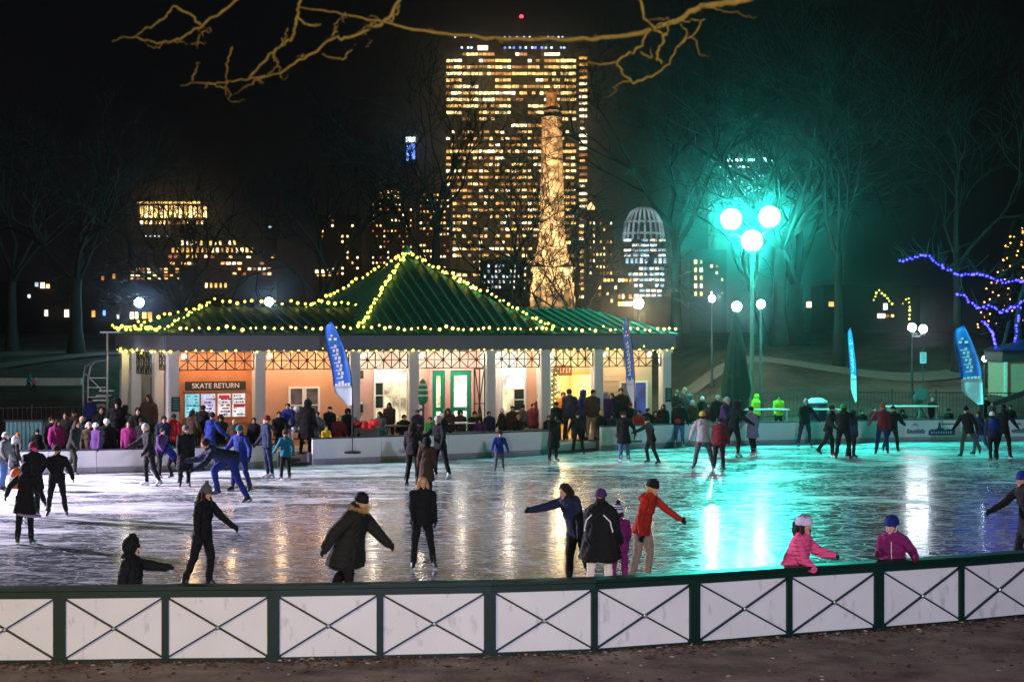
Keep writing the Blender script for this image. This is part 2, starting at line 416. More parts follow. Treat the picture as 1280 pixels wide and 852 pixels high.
# steps in the two openings of the boards
STEP = mat('dark stair tread', (0.05, 0.045, 0.045), .7)
for u0, u1, lab in ((347, 388, 'dark wooden steps up to the terrace beside the seated crowd'), (693, 748, 'dark steps leading up from the ice to the lit entrance')):
    p, q = board_pt(u0), board_pt(u1); d = (q - p); an = math.atan2(d.y, d.x); c = (p + q) / 2; n = Vector((-d.y, d.x, 0)).normalized()
    t = thing('steps', lab, 'steps', c, an)
    for k in range(3):
        m = MB(); m.box((0, .2 + .3 * k, .06 + .115 * k), (d.length - .1, .32, .1 + .0 * k)); m.build('tread', STEP, t)
    for s in (-1, 1):
        m = MB(); m.box((s * (d.length / 2 - .02), .5, .2), (.05, 1.0, .38)); m.build('side_panel', STEP, t)
# ------------------------------------------------------------ pavilion, local frame: x along the front, y inwards, z up from the terrace
PA = math.atan2(0.443, 0.896)
P0 = Vector((-11.8, 60.0, 0.35))
pav = thing('pavilion', 'rink pavilion with white columns, lattice frieze, pyramid roof and lit porch', 'pavilion', P0, PA)
PM = Matrix.Translation(P0) @ Matrix.Rotation(PA, 4, 'Z')
def pw(x, y, z): return PM @ Vector((x, y, z))
LEN, DEP, EZ0, EZ1 = 20.3, 7.0, 3.45, 4.05
ROOF = mat('weathered green standing seam metal', (0.014, 0.14, 0.094), 0.42, 0.1, var=0.3, scale=1.2)
FASCIA = mat('grey fascia board', (0.13, 0.14, 0.17), 0.5, var=0.08)
COLM = mat('cream column paint', (0.72, 0.70, 0.66), 0.5, var=0.05)
def roof_face(poly, name, seam_dir, spacing, mb):
    """a roof plane with standing seams running along seam_dir"""
    pts = [Vector(p) for p in poly]
    mb.add(pts + [p + Vector((0, 0, -.08)) for p in pts], [tuple(range(len(pts)))] + [tuple(range(len(pts), 2 * len(pts)))[::-1]])
    nrm = (pts[1] - pts[0]).cross(pts[2] - pts[0]).normalized()
    if nrm.z < 0: nrm = -nrm
    s = Vector(seam_dir); s = (s - nrm * s.dot(nrm)).normalized(); a = s.cross(nrm).normalized()
    us = [p.dot(a) for p in pts]; lo, hi = min(us), max(us); k = lo + spacing / 2
    while k < hi:
        xs = []
        for i in range(len(pts)):
            p, q = pts[i], pts[(i + 1) % len(pts)]; da, db = p.dot(a) - k, q.dot(a) - k
            if da * db < 0: xs.append(p.lerp(q, da / (da - db)))
        if len(xs) == 2 and (xs[0] - xs[1]).length > .15:
            mb.bar(xs[0] + nrm * .03, xs[1] + nrm * .03, .045, .075, up=nrm)
        k += spacing
def hip_roof():
    RZ = 5.03
    o = .12
    a, b, c, d = (-o, -o, EZ1), (LEN + o, -o, EZ1), (LEN + o, DEP + o, EZ1), (-o, DEP + o, EZ1)
    e, f = (2.6, 3.5, RZ), (LEN - 2.0, 3.5, RZ)
    # left wing: up to x=10.9 ; right wing beyond
    m = MB(); midf, midr = (10.9, -o, EZ1), (10.9, 3.5, RZ); midb = (10.9, DEP + o, EZ1)
    roof_face([a, midf, midr, e], '', (0, 1, .3), .42, m); roof_face([d, a, e], '', (1, 0, .3), .42, m); roof_face([midb, d, e, midr], '', (0, -1, .3), .42, m)
    w = m.build('roof', ROOF, pav); w['label'] = 'dark hipped roof over the left wing'
    m = MB()
    roof_face([midf, b, f, midr], '', (0, 1, .3), .42, m); roof_face([b, c, f], '', (-1, 0, .3), .42, m); roof_face([c, midb, midr, f], '', (0, -1, .3), .42, m)
    w = m.build('roof', ROOF, pav); w['label'] = 'bright green seamed roof over the right wing'
    # pyramid
    m = MB(); A, B, C, D, T = (6.95, -.2, EZ1 + .02), (14.95, -.2, EZ1 + .02), (14.95, 9.8, EZ1 + .02), (6.95, 9.8, EZ1 + .02), (10.95, 4.9, 7.1)
    roof_face([A, B, T], '', (0, 1, .6), .42, m); roof_face([D, A, T], '', (1, 0, .7), .42, m); roof_face([B, C, T], '', (-1, 0, .7), .42, m); roof_face([C, D, T], '', (0, -1, .6), .42, m)
    w = m.build('roof', ROOF, pav); w['label'] = 'steep dark pyramid roof at the centre'
    return e, f, A, B, C, D, T
RE, RF, PYA, PYB, PYC, PYD, PYT = hip_roof()
m = MB(); m.lathe([(.02, 0), (.22, .02), (.12, .1), (.16, .2), (.03, .42)], PYT, 10); m.build('finial', ROOF, pav)
m = MB(); hz = (EZ0 + EZ1) / 2; hh = EZ1 - EZ0 - .02
m.box((LEN / 2, .02, hz), (LEN, .12, hh)); m.box((.02, DEP / 2 + .05, hz), (.12, DEP - .06, hh)); m.box((LEN - .02, DEP / 2 + .05, hz), (.12, DEP - .06, hh)); m.box((LEN / 2, DEP - .02, hz), (LEN - .3, .12, hh))
m.build('fascia', FASCIA, pav)
m = MB(); m.box((LEN / 2, -.06, EZ1 - .03), (LEN + .2, .1, .07)); m.box((-.06, DEP / 2, EZ1 - .03), (.1, DEP - .2, .07)); m.build('gutter', mat('dark gutter', (.04, .045, .05), .4), pav)
m = MB(); m.box((LEN / 2, 1.0, EZ0 - .03), (LEN - .3, 1.75, .04)); m.box((.4, 4.4, EZ0 - .03), (.5, 4.8, .04)); m.build('porch_ceiling', mat('porch ceiling', (.6, .57, .5), .7), pav)
# columns
def column(x, y, w=.36):
    m = MB(); m.box((x, y, EZ0 / 2), (w, w, EZ0)); m.box((x, y, .12), (w + .1, w + .1, .24)); m.box((x, y, EZ0 - .1), (w + .09, w + .09, .1))
    for s in (-1, 1):
        m.box((x + s * w * .28, y - w / 2 - .008, 1.55), (w * .22, .016, 2.3)); m.box((x - w / 2 - .008, y + s * w * .28, 1.55), (.016, w * .22, 2.3))
    m.build('column', COLM, pav)
CX = [.3, 3.4, 6.95, 9.25, 12.35, 14.65, 16.95, 20.0]
for x in CX: column(x, .28)
for y in (2.05, 5.25, 6.7): column(.28, y)
# lattice frieze
LAT = mat('dark lattice wood', (.016, .018, .016), .5)
def lattice(p, q, z0, z1, name='lattice', cell=None, mat_=LAT):
    p, q = Vector(p), Vector(q); L = (q - p).length; d = (q - p) / L; h = z1 - z0
    n = max(1, round(L / (cell or h))); c = L / n; m = MB(); nr = Vector((d.y, -d.x, 0)); w = .035
    def b(a0, b0, a1, b1, k=0): m.bar(p + d * a0 + nr * k + Vector((0, 0, b0)), p + d * a1 + nr * k + Vector((0, 0, b1)), w, .03, up=nr)
    b(0, z0, L, z0); b(0, z1, L, z1)
    for i in range(n + 1): b(i * c, z0 + .02, i * c, z1 - .02)
    for i in range(n):
        x0, x1, xm = i * c + .02, (i + 1) * c - .02, (i + .5) * c
        b(x0, z0 + .02, x1, z1 - .02, .006); b(x0, z1 - .02, x1, z0 + .02, .012); b(xm, z0, xm, z1, .018); b(x0, (z0 + z1) / 2, x1, (z0 + z1) / 2, .024)
    return m.build(name, mat_, pav)
for a, b_ in zip(CX, CX[1:]): lattice((a + .2, .28, 0), (b_ - .2, .28, 0), 2.78, 3.4)
lattice((.28, 5.05, 0), (.28, 2.25, 0), 2.6, 3.4); lattice((.28, 1.85, 0), (.28, .5, 0), 2.78, 3.4)
lattice((11.72, .25, 0), (12.15, .25, 0), .15, 2.74, 'lattice_screen', .42)
# inner walls: one mesh per bay colour
WY = 1.6
def wall(x0, x1, m_, z0=0, z1=EZ0 - .06):
    m = MB(); m.box(((x0 + x1) / 2, WY + .1, (z0 + z1) / 2), (x1 - x0 - .004, .2, z1 - z0)); return m.build('wall', m_, pav)
SAL = mat('salmon stucco', (.62, .33, .20), .8, var=.12, scale=1.5, bump=.1)
WOOD = mat('orange varnished boards', (.42, .15, .055), .5, var=.3, scale=2)
PNK = mat('pale pink stucco', (.56, .35, .29), .8, var=.1)
CRM = mat('cream siding', (.52, .40, .27), .7, var=.1)
WHT = mat('white clapboard', (.62, .58, .53), .6, var=.06)
wall(.62, 3.55, WOOD); wall(3.55, 7.2, SAL); wall(7.2, 8.2, PNK); wall(8.2, 9.8, PNK); wall(9.8, 12.6, PNK); wall(12.6, 14.6, WHT); wall(14.6, 15.0, SAL); wall(15.0, 15.75, WHT)
wall(15.75, 17.55, CRM, 2.55); wall(17.55, 20.2, CRM)
m = MB(); m.box((.72, 4.2, (EZ0 - .06) / 2), (.2, 5.0, EZ0 - .06)); m.build('wall', WHT, pav)
m = MB(); m.box((20.1, 4.3, 1.7), (.2, 5.0, 3.38)); m.box((10.4, 6.9, 1.7), (19.2, .2, 3.38)); m.build('wall', CRM, pav)
# back room behind the entrance
m = MB(); m.box((16.6, 4.1, 1.3), (2.6, .1, 2.6)); m.box((15.5, 2.95, 1.3), (.1, 2.2, 2.6)); m.box((17.8, 2.95, 1.3), (.1, 2.2, 2.6)); m.box((16.6, 2.9, 2.6), (2.4, 2.2, .08)); m.build('entrance_hall', mat('yellow hall wall', (.72, .58, .34), .7), pav)
m = MB(); m.box((.60, 3.65, 1.25), (.06, 1.1, 2.4)); d_ = m.build('door', mat('brown door', (.16, .075, .035), .5), pav)
m = MB(); m.ell((.55, 3.25, 1.1), (.04, .04, .04)); m.build('handle', STEEL, d_)
# glazing
LITY = glow('lit pane yellow', (1, .80, .45), 1.1, False, .7, 2.2); LITW = glow('lit pane white', (1, .93, .82), 1.3, False, .5, 2.0)
LITD = glow('dim pane', (.5, .34, .3), .12, False, .7, 3); LITB = glow('blue pane', (.05, .09, .5), .35, False, .6, 3); LITG = mat('green door leaf', (.0, .22, .12), .4)
def window(x0, x1, z0, z1, nx, nz, frame, pane, sill=True, pick=None):
    m = MB(); y = WY - .03; t = .07
    m.box(((x0 + x1) / 2, y, z1 + t / 2), (x1 - x0 + 2 * t, .09, t)); m.box(((x0 + x1) / 2, y, z0 - t / 2), (x1 - x0 + 2 * t, .09, t))
    for x in (x0 - t / 2, x1 + t / 2): m.box((x, y, (z0 + z1) / 2), (t, .09, z1 - z0))
    for i in range(1, nx): m.box((x0 + (x1 - x0) * i / nx, y, (z0 + z1) / 2), (.045, .07, z1 - z0))
    for k in range(1, nz): m.box(((x0 + x1) / 2, y, z0 + (z1 - z0) * k / nz), (x1 - x0, .06, .04))
    w = m.build('window', frame, pav)
    g = MB(); mats = pane if isinstance(pane, list) else [pane]
    for i in range(nx):
        for k in range(nz):
            g.cur = pick(i, k) if pick else 0
            g.box((x0 + (x1 - x0) * (i + .5) / nx, WY - .02, z0 + (z1 - z0) * (k + .5) / nz), ((x1 - x0) / nx - .01, .02, (z1 - z0) / nz - .01))
    g.build('pane', mats, w)
    if sill:
        s = MB(); s.box(((x0 + x1) / 2, y - .05, z0 - t - .02), (x1 - x0 + .3, .2, .045)); s.build('sill', frame, w)
    return w
WF = mat('white window frame', (.8, .78, .74), .45, var=.05); PF = mat('pink door frame', (.72, .38, .34), .5)
window(5.0, 5.45, .85, 2.05, 1, 2, WF, LITD, False); window(5.6, 6.05, .85, 2.05, 1, 2, WF, LITD, False)
DARKP = mat('dark pane', (.01, .03, .02), .2)
window(8.3, 9.6, .8, 2.72, 4, 4, WF, [LITY, LITW, DARKP], True, lambda i, k: 2 if (k == 0 and i in (1,)) or (i == 0 and k in (1, 2)) else (1 if k == 3 else 0))
window(13.55, 14.45, 1.1, 2.75, 2, 4, WF, [LITW, LITY, DARKP], True, lambda i, k: 2 if (i == 1 and k in (0, 1, 2) and k < 2) else (1 if i == 0 and k < 2 else 0))
window(18.75, 19.25, .8, 2.1, 1, 1, WF, LITD); window(19.4, 19.9, .8, 2.1, 1, 1, WF, LITB)
# double doors
m = MB(); y = WY - .05
m.box((11.38, y, 2.72), (1.76, .14, .12))
for x in (10.52, 12.24): m.box((x, y, 1.33), (.1, .14, 2.66))
m.box((11.2, y, 1.33), (.2, .14, 2.66)); m.build('door_frame', PF, pav)
for x0, x1, gl in ((10.58, 11.09, LITY), (11.31, 12.18, LITW)):
    m = MB(); xc = (x0 + x1) / 2
    for x in (x0 + .08, x1 - .08): m.box((x, y, 1.33), (.16, .06, 2.6))
    for z in (.2, 1.2, 2.55): m.box((xc, y, z), (x1 - x0 - .3, .06, .16 if z != .2 else .36))
    dd = m.build('door', LITG, pav)
    g = MB(); g.box((xc, y + .02, 1.4), (x1 - x0 - .3, .02, 2.3)); g.build('pane', gl, dd)
    h = MB(); h.tube([(xc + .2, y - .07, .95), (xc + .2, y - .07, 1.25)], .015); h.build('handle', STEEL, dd)
# entrance: lit doorway, jambs, transom
m = MB(); m.box((16.65, WY, 2.5), (1.9, .16, .12))
for x in (15.78, 17.52): m.box((x, WY, 1.22), (.1, .16, 2.44))
m.build('door_frame', mat('yellow wood trim', (.7, .42, .12), .5), pav)
for x0 in (15.9, 16.9):
    m = MB()
    for i in range(3): m.box((x0 + .04 + i * .22, 4.0, 1.1), (.05, .05, 2.1))
    for z in (.1, .8, 1.5, 2.15): m.box((x0 + .26, 4.0, z), (.44, .045, .06))
    dd = m.build('door', mat('pale yellow door', (.75, .62, .3), .5), pav)
    g = MB(); g.box((x0 + .26, 4.03, 1.1), (.44, .015, 2.1)); g.build('pane', LITY, dd)
# siding grooves on the last bay
m = MB()
for k in range(14): m.box((18.2, WY - .012, .3 + k * .21), (1.0, .024, .02))
m.build('siding', CRM, pav)
# porch lamps (parts of the pavilion)
for x in CX:
    m = MB(); m.ell((x + (.5 if x < 19 else -.5), .62, EZ0 - .2), (.09, .09, .09)); m.build('porch_light', glow('porch globe', (1, .80, .45), 7), pav)
def porch(x, y, z, p, c): plight('porch_lamp', pw(x, y, z), p, c, .12)
W1, W2, W3 = (1, .66, .38), (1, .82, .66), (1, .72, .34)
for x in (1.2, 2.6): porch(x, .8, 3.15, 56, W1)
for x in (4.4, 6.0): porch(x, .8, 3.15, 56, W1)
for x in (7.9, 9.8, 11.4, 13.4): porch(x, .75, 3.15, 80, W2)
for x in (15.2,): porch(x, .8, 3.15, 65, W2)
porch(16.6, 2.6, 2.4, 210, W3); porch(16.6, .9, 3.1, 55, W3)
porch(18.4, .8, 3.15, 60, (1, .72, .42)); porch(19.6, .8, 3.15, 36, (1, .72, .42))
porch(.2, 5.9, 3.3, 12, (1, .85, .25)); porch(-.5, 3.6, 3.2, 18, (.95, .95, 1))

# signs on the pavilion
def textmesh(s, size, name, m_, parent, loc, rot, ext=.006):
    c = bpy.data.curves.new(name, 'FONT'); c.body = s; c.size = size; c.extrude = ext; c.align_x = 'CENTER'; c.align_y = 'CENTER'
    t = bpy.data.objects.new('tmp', c); COL.objects.link(t)
    bpy.context.view_layer.update()
    me = bpy.data.meshes.new_from_object(t.evaluated_get(bpy.context.evaluated_depsgraph_get()))
    bpy.data.objects.remove(t); me.name = name; me.materials.clear(); me.materials.append(m_)
    o = link(name, me, parent, loc); o.rotation_euler = rot; return o
LETW = mat('white lettering', (.75, .74, .7), .5)
sg = thing('sign', 'dark SKATE RETURN sign board above the poster windows', 'sign', pw(2.22, WY - .03, 2.19), PA)
m = MB(); m.box((0, 0, 0), (2.2, .06, .32)); m.build('board', mat('dark sign board', (.02, .014, .014), .5), sg)
textmesh('SKATE RETURN', .25, 'lettering', LETW, sg, (0, -.036, 0), (R(90), 0, 0))
for k, (x0, x1, c) in enumerate(((1.12, 1.62, (.25, .75, .9)), (1.7, 2.2, (.7, .7, .95)), (2.3, 2.76, (.95, .8, .85)), (2.84, 3.3, (.95, .92, .95)))):
    po = thing('poster', ['pale teal backlit poster, leftmost of four under the sign', 'lilac and white backlit poster, second of four under the sign', 'white poster with a red heading under the sign', 'white poster with a red band, rightmost of four under the sign'][k], 'poster', pw((x0 + x1) / 2, WY - .03, 1.5), PA)
    w = x1 - x0; m = MB(); m.box((0, 0, 0), (w, .03, .82)); m.build('sheet', glow('backlit sheet %d' % k, c, .85, False, .35, 3), po)
    m = MB(); rr = random.Random(k + 4)
    for j in range(7):
        z = .33 - j * .11
        x = -w * .42
        while x < w * .38:
            l = rr.uniform(.03, .13)
            if rr.random() < .6: m.box((x + l / 2, -.018, z), (l, .006, rr.uniform(.03, .07)))
            x += l + .02
    m.build('print', mat(['teal ink', 'violet ink', 'black ink', 'grey ink'][k], [(.02, .2, .3), (.12, .05, .3), (.02, .02, .02), (.08, .08, .08)][k], .6), po)
    if k > 1: m = MB(); m.box((0, -.02, .3 if k == 2 else -.02), (w * .85, .006, .12)); m.build('heading', mat('red ink', (.55, .02, .05), .6), po)
m = MB(); m.box((2.22, WY - .02, .92), (2.4, .06, .1)); m.box((2.22, WY - .02, 2.02), (2.4, .06, .06)); m.build('counter_trim', WOOD, pav)
sb = thing('sign', 'small dark green notice on the corner column left of the poster windows', 'sign', pw(.36, .08, 1.62), PA)
m = MB(); m.box((0, 0, 0), (.3, .04, .5)); m.build('board', mat('green notice', (.0, .07, .05), .5), sb)
m = MB()
for j in range(5): m.box((0, -.024, .17 - j * .08), (.2 - .03 * (j % 2), .008, .025))
m.build('lettering', mat('pale green letters', (.25, .5, .4), .5), sb)
sb = thing('sign', 'dark green notice on the rightmost column of the pavilion', 'sign', pw(20.05, .08, 1.65), PA)
m = MB(); m.box((0, 0, 0), (.3, .04, .55)); m.build('board', MATS['green notice'], sb)
m = MB()
for j in range(5): m.box((0, -.024, .18 - j * .08), (.2 - .03 * (j % 2), .008, .025))
m.build('lettering', MATS['pale green letters'], sb)
sb = thing('sign', 'narrow dark vertical sign with white letters left of the green doors', 'sign', pw(10.1, WY - .03, 1.4), PA)
m = MB(); m.box((0, 0, 0), (.32, .05, 1.5)); m.build('board', mat('plum board', (.05, .02, .05), .5), sb)
m = MB()
for j in range(6): m.box((0, -.03, .6 - j * .23), (.14, .01, .12)); m.box((.03 * (-1) ** j, -.032, .6 - j * .23), (.05, .014, .16))
m.build('lettering', LETW, sb)
sb = thing('sign', 'brown sign with faint letters over the yellow entrance', 'sign', pw(16.1, 1.45, 2.62), PA)
m = MB(); m.box((0, 0, 0), (.75, .05, .4)); m.build('board', mat('brown board', (.18, .05, .02), .5), sb)
m = MB()
for j in range(5): m.box((-.26 + j * .13, -.03, 0), (.03, .01, .2)); m.box((-.23 + j * .13, -.03, .06 * (-1) ** j), (.06, .012, .03))
m.build('lettering', mat('tan letters', (.6, .4, .2), .5), sb)
sb = thing('speaker', 'small black loudspeaker mounted high beside the multi pane window', 'loudspeaker', pw(7.55, WY - .18, 2.55), PA)
m = MB(); m.box((0, 0, 0), (.34, .3, .3)); m.build('cabinet', BLACK, sb); m = MB(); m.lathe([(.11, 0), (.09, .02), (.02, .015)], (0, -.155, 0), 12, M=Matrix.Rotation(R(90), 3, 'X')); m.build('cone', mat('speaker cone', (.05, .05, .05), .4), sb)
sb = thing('sign', 'dark notice board with a white heading between column and multi pane window', 'sign', pw(7.6, WY - .03, 1.35), PA)
m = MB(); m.box((0, 0, 0), (.42, .05, .42)); m.build('board', BLACK, sb); m = MB(); m.box((0, -.03, .15), (.38, .01, .1)); m.build('heading', WHITE, sb)
# garland beside the entrance
ga = thing('garland', 'green evergreen garland with tiny lights hanging left of the yellow entrance', 'garland', pw(15.72, 1.4, 0), PA)
m = MB(); rr = random.Random(5)
for k in range(500):
    z = rr.uniform(.2, 2.7); a = rr.random() * 6.28; r_ = rr.uniform(.02, .13)
    c = Vector((r_ * math.cos(a), r_ * math.sin(a), z)); d = Vector((math.cos(a), math.sin(a), rr.uniform(-.6, .6))) * .09
    m.tube([c, c + d], [.014, .003], 3)
m.build('foliage', mat('evergreen needles', (.01, .07, .02), .7), ga)
m = MB()
for k in range(40):
    z = .25 + k * .06; a = k * 2.1; m.ell((.13 * math.cos(a), .13 * math.sin(a), z), (.018,) * 3, 6, 4)
m.build('light_chain', glow('tiny warm light', (.9, 1, .4), 8, False), ga)
ga = thing('wreath', 'green and white striped lantern ornament on the column beside the doors', 'ornament', pw(9.55, .02, 1.9), PA)
m = MB(); m.lathe([(.02, .5), (.12, .4), (.18, .1), (.18, -.3), (.1, -.42), (.02, -.45)], n=10); m.build('body', mat('green ornament', (.0, .3, .15), .4), ga)
m = MB()
for z in (.25, .05, -.15): m.lathe([(.17, z), (.195, z + .02), (.195, z + .06), (.17, z + .08)], n=10)
m.build('band', WHITE, ga)

# ------------------------------------------------------------ light strings
BULB = glow('yellow bulb', (1, .80, .08), 5); BULBW = glow('warm white bulb', (1, .62, .15), 5)
def ico(r, sub=1):
    bm = bmesh.new(); bmesh.ops.create_icosphere(bm, subdivisions=sub, radius=r); me = bpy.data.meshes.new('bulb'); bm.to_mesh(me); bm.free(); return me
bulb_me = ico(.062); bulb_me.materials.append(BULB); bulbw_me = ico(.058); bulbw_me.materials.append(BULBW)
led_me = ico(.06); led_me.materials.append(glow('blue led', (.03, .02, 1), 14)); amber_me = ico(.05); amber_me.materials.append(glow('amber led', (1, .36, .08), 9, False))
small_me = ico(.045); small_me.materials.append(BULB)
CORD = mat('dark cable', (.01, .012, .01), .6)
def string(path, n, me, label, sag=.05, jit=.035, seed=0, group='strings of lights on the pavilion'):
    path = [Vector(p) for p in path]; o = path[0]
    t = thing('string_light', label, 'string lights', o, 0, group)
    L = [0]
    for a, b in zip(path, path[1:]): L.append(L[-1] + (b - a).length)
    def pos(s):
        for i in range(len(path) - 1):
            if s <= L[i + 1] + 1e-6: return path[i].lerp(path[i + 1], (s - L[i]) / (L[i + 1] - L[i]))
        return path[-1]
    rr = random.Random(seed + n); pts = []
    for k in range(2 * n + 1):
        p = pos(L[-1] * k / (2 * n)) - o
        if k % 2: p.z += sag
        pts.append(p)
    m = MB(); m.tube(pts, .012, 4); m.build('cord', CORD, t)
    for k in range(n):
        p = pts[2 * k + 1] + Vector((rr.gauss(0, jit), rr.gauss(0, jit), -.03 + rr.gauss(0, jit)))
        b = link('bulb', me, t, p); s = rr.uniform(.62, 1.2); b.scale = (s, s, s)
    return t
up = .16
string([pw(-.1, -.2, EZ1 + up), pw(6.8, -.25, EZ1 + up)], 24, bulbw_me, 'row of warm bulbs along the eave of the left wing')
string([pw(7.0, -.3, EZ1 + up), pw(14.9, -.3, EZ1 + up)], 30, bulbw_me, 'row of warm bulbs along the eave under the pyramid roof')
string([pw(15.0, -.25, EZ1 + up), pw(20.4, -.2, EZ1 + up)], 18, bulbw_me, 'row of warm bulbs along the eave of the green right wing')
string([pw(-.2, 7.0, EZ1 + up), pw(-.2, .0, EZ1 + up)], 22, bulb_me, 'row of bulbs along the left side eave')
string([pw(-.1, 7.0, EZ1 + .1), pw(*RE) + Vector((0, 0, .12))], 14, bulb_me, 'bulbs climbing the back hip of the left wing roof')
string([pw(-.1, -.1, EZ1 + .14), pw(*RE) + Vector((0, 0, .14))], 16, small_me, 'small bulbs climbing the front hip of the left wing roof')
string([pw(RE[0], RE[1], RE[2] + .14), pw(9.0, 3.5, RE[2] + .14)], 22, bulb_me, 'bulbs along the ridge of the left wing roof')
string([Vector(pw(*PYA)) + Vector((0, 0, .14)), Vector(pw(*PYT)) + Vector((0, 0, .14))], 34, bulb_me, 'bulbs climbing the front left hip of the pyramid roof to its peak')
string([Vector(pw(*PYB)) + Vector((0, 0, .14)), Vector(pw(*PYT)) + Vector((0, 0, .14))], 34, bulb_me, 'bulbs climbing the front right hip of the pyramid roof to its peak')
string([Vector(pw(*PYD)) + Vector((0, 0, .14)), Vector(pw(*PYT)) + Vector((0, 0, .14))], 30, bulb_me, 'bulbs on the back left hip of the pyramid roof')
string([pw(.0, .02, EZ0 - .02), pw(LEN, .02, EZ0 - .02)], 70, small_me, 'fine row of lights under the fascia along the whole porch')
string([pw(.02, 7.0, EZ0 - .02), pw(.02, .1, EZ0 - .02)], 26, small_me, 'fine row of lights under the left side fascia')
# ------------------------------------------------------------ street lamps
LCY = (.04, 1.0, .80)
def globe_mat(name, col, s): return glow(name, col, s, True)
GM = globe_mat('cyan floodlit globe', LCY, 880)
def rise(x, y): return ground_z(x, y) if y - board_Y(x) > 8 else .35
base = at(940, 400, 72.5); base.z = .35
t = thing('street_lamp', 'tall lamp post with three glaring teal globes beside the closed umbrella', 'street lamp', base, 0)
H0 = at(940, 301, 72.5).z - base.z
m = MB(); m.lathe([(.22, 0), (.22, .25), (.13, .45), (.10, .9), (.085, 3.5), (.07, H0 - .25), (.11, H0 - .24), (.05, H0 - .2)], n=14); m.build('post', mat('green lamp post', (.10, .17, .14), .5, .3), t)
arms = MB()
for u, v in ((914, 274), (962, 271), (940, 301)):
    c = at(u, v, 72.5) - base
    if u != 940:
        arms.tube([(0, 0, H0 - .55), (c.x * .55, 0, c.z - .75), (c.x * .95, 0, c.z - .55), (c.x, 0, c.z - .3)], .035, 8)
    arms.lathe([(.05, -.48), (.2, -.44), (.2, -.38), (.05, -.3)], c, 12)
    g = MB(); g.ell(c, (.42, .42, .42), 24, 16); g.build('globe', GM, t, True)
arms.build('arm', MATS['green lamp post'], t)

def post_lamp(u, v, Y, col, s, r, label, heads=((0, 0),), mate='lamp globe %d', n=[0], z0=None, grp='street lamps'):
    n[0] += 1
    c = at(u, v, Y); z0 = ground_z(c.x, c.y) if z0 is None else z0; b = Vector((c.x, c.y, z0)); h = c.z - z0
    t = thing('street_lamp', label, 'street lamp', b, 0, grp)
    m = MB(); m.lathe([(.14, 0), (.14, .2), (.07, .35), (.05, h - r - .2), (.05, h - r)], n=10); m.build('post', mat('black lamp post', (.02, .024, .024), .5), t)
    for du, dv in heads:
        o = at(u + du, v + dv, Y) - b
        k = MB()
        if du: k.tube([(0, 0, h - r - .25), (o.x * .6, 0, o.z - r - .2), (o.x, 0, o.z - r - .05)], .025, 6); 
        k.lathe([(.05, -r - .12), (r * .6, -r - .08), (r * .55, -r), (.04, -r + .03)], o, 10)
        k.build('lamp_holder', MATS['black lamp post'], t)
        k = MB(); k.lathe([(r * .4, r * .85), (r * .55, r), (.03, r * 1.5)], o, 10); k.build('lamp_cap', MATS['black lamp post'], t)
        g = MB(); g.ell(o, (r, r, r), 12, 8); g.build('globe', glow(mate % n[0], col, s), t, True)
    return t
COOL = (.62, .84, 1.0); 
post_lamp(921, 383, 76, (.55, .95, 1), 240, .20, 'single globe lamp shining just above the tip of the closed green umbrella')
post_lamp(951, 380, 80, (.4, .95, .9), 250, .18, 'small teal globe lamp right of the tall lamp post')
post_lamp(890, 373, 95, (.7, .92, 1), 500, .17, 'small distant globe lamp left of the closed green umbrella')
post_lamp(798, 379, 92, (1, .72, .45), 600, .26, 'warm glaring lamp behind the right end of the pavilion roof')
post_lamp(1140, 409, 88, (.8, .9, 1), 110, .2, 'twin headed white lamp on the hillside, right of the thin blue banner', heads=((0, 0), (14, 2)))
post_lamp(174, 378, 92, (.45, .7, 1), 300, .24, 'bluish white lamp behind the left corner of the pavilion')
post_lamp(336, 377, 92, (.45, .7, 1), 300, .22, 'bluish white lamp peeping over the left wing ridge')
post_lamp(1231, 448, 90, (.6, .85, 1), 150, .14, 'low bright lamp beside the curved blue banner')
# sign plate on the twin lamp post
p = at(1154, 447, 87.5)
sg = thing('sign', 'small pale notice fixed to the post under the twin lamp', 'sign', p)
m = MB(); m.box((0, 0, 0), (.32, .03, .55)); m.build('plate', mat('pale notice', (.6, .62, .7), .5), sg)
m = MB()
for j in range(4): m.box((0, -.02, .18 - j * .11), (.22 - .04 * (j % 2), .01, .04))
m.build('lettering', INKG, sg); m = MB(); m.tube([(0, .05, -2.1), (0, .05, .5)], .04, 6); m.build('post', MATS['black lamp post'], sg)

# ------------------------------------------------------------ closed umbrella
b = at(920, 400, 71); b.z = .35; Ht = at(920, 389, 71).z - .35
t = thing('umbrella', 'large closed dark green patio umbrella standing behind the boards', 'umbrella', b)
m = MB(); m.tube([(0, 0, 0), (0, 0, Ht + .1)], .035, 8); m.build('pole', mat('umbrella pole', (.2, .14, .08), .5), t)
m = MB(); m.lathe([(.4, 0), (.4, .08), (.1, .16), (.05, .4)], n=14); m.build('foot', BLACK, t)
m = MB(); n = 40; prof = [(.03, Ht), (.10, Ht - .25), (.23, Ht - 1.2), (.36, Ht - 2.3), (.46, Ht - 3.1), (.43, Ht - 3.75)]
vs = []; rr = random.Random(2)
for j, (r, z) in enumerate(prof):
    for k in range(n):
        a = 2 * math.pi * k / n; q = r * (1 + (.34 if k % 4 == 0 else (-.34 if k % 4 == 2 else 0)) * min(1, j / 2)) ; zz = z + (.35 * math.sin(a * 2 + 1) if j == 5 else 0)
        vs.append((q * math.cos(a), q * math.sin(a) * .85, zz))
m.add(vs, [(j * n + k, j * n + (k + 1) % n, (j + 1) * n + (k + 1) % n, (j + 1) * n + k) for j in range(len(prof) - 1) for k in range(n)])
m.build('canopy', mat('green canvas', (.003, .045, .025), .75), t, True)
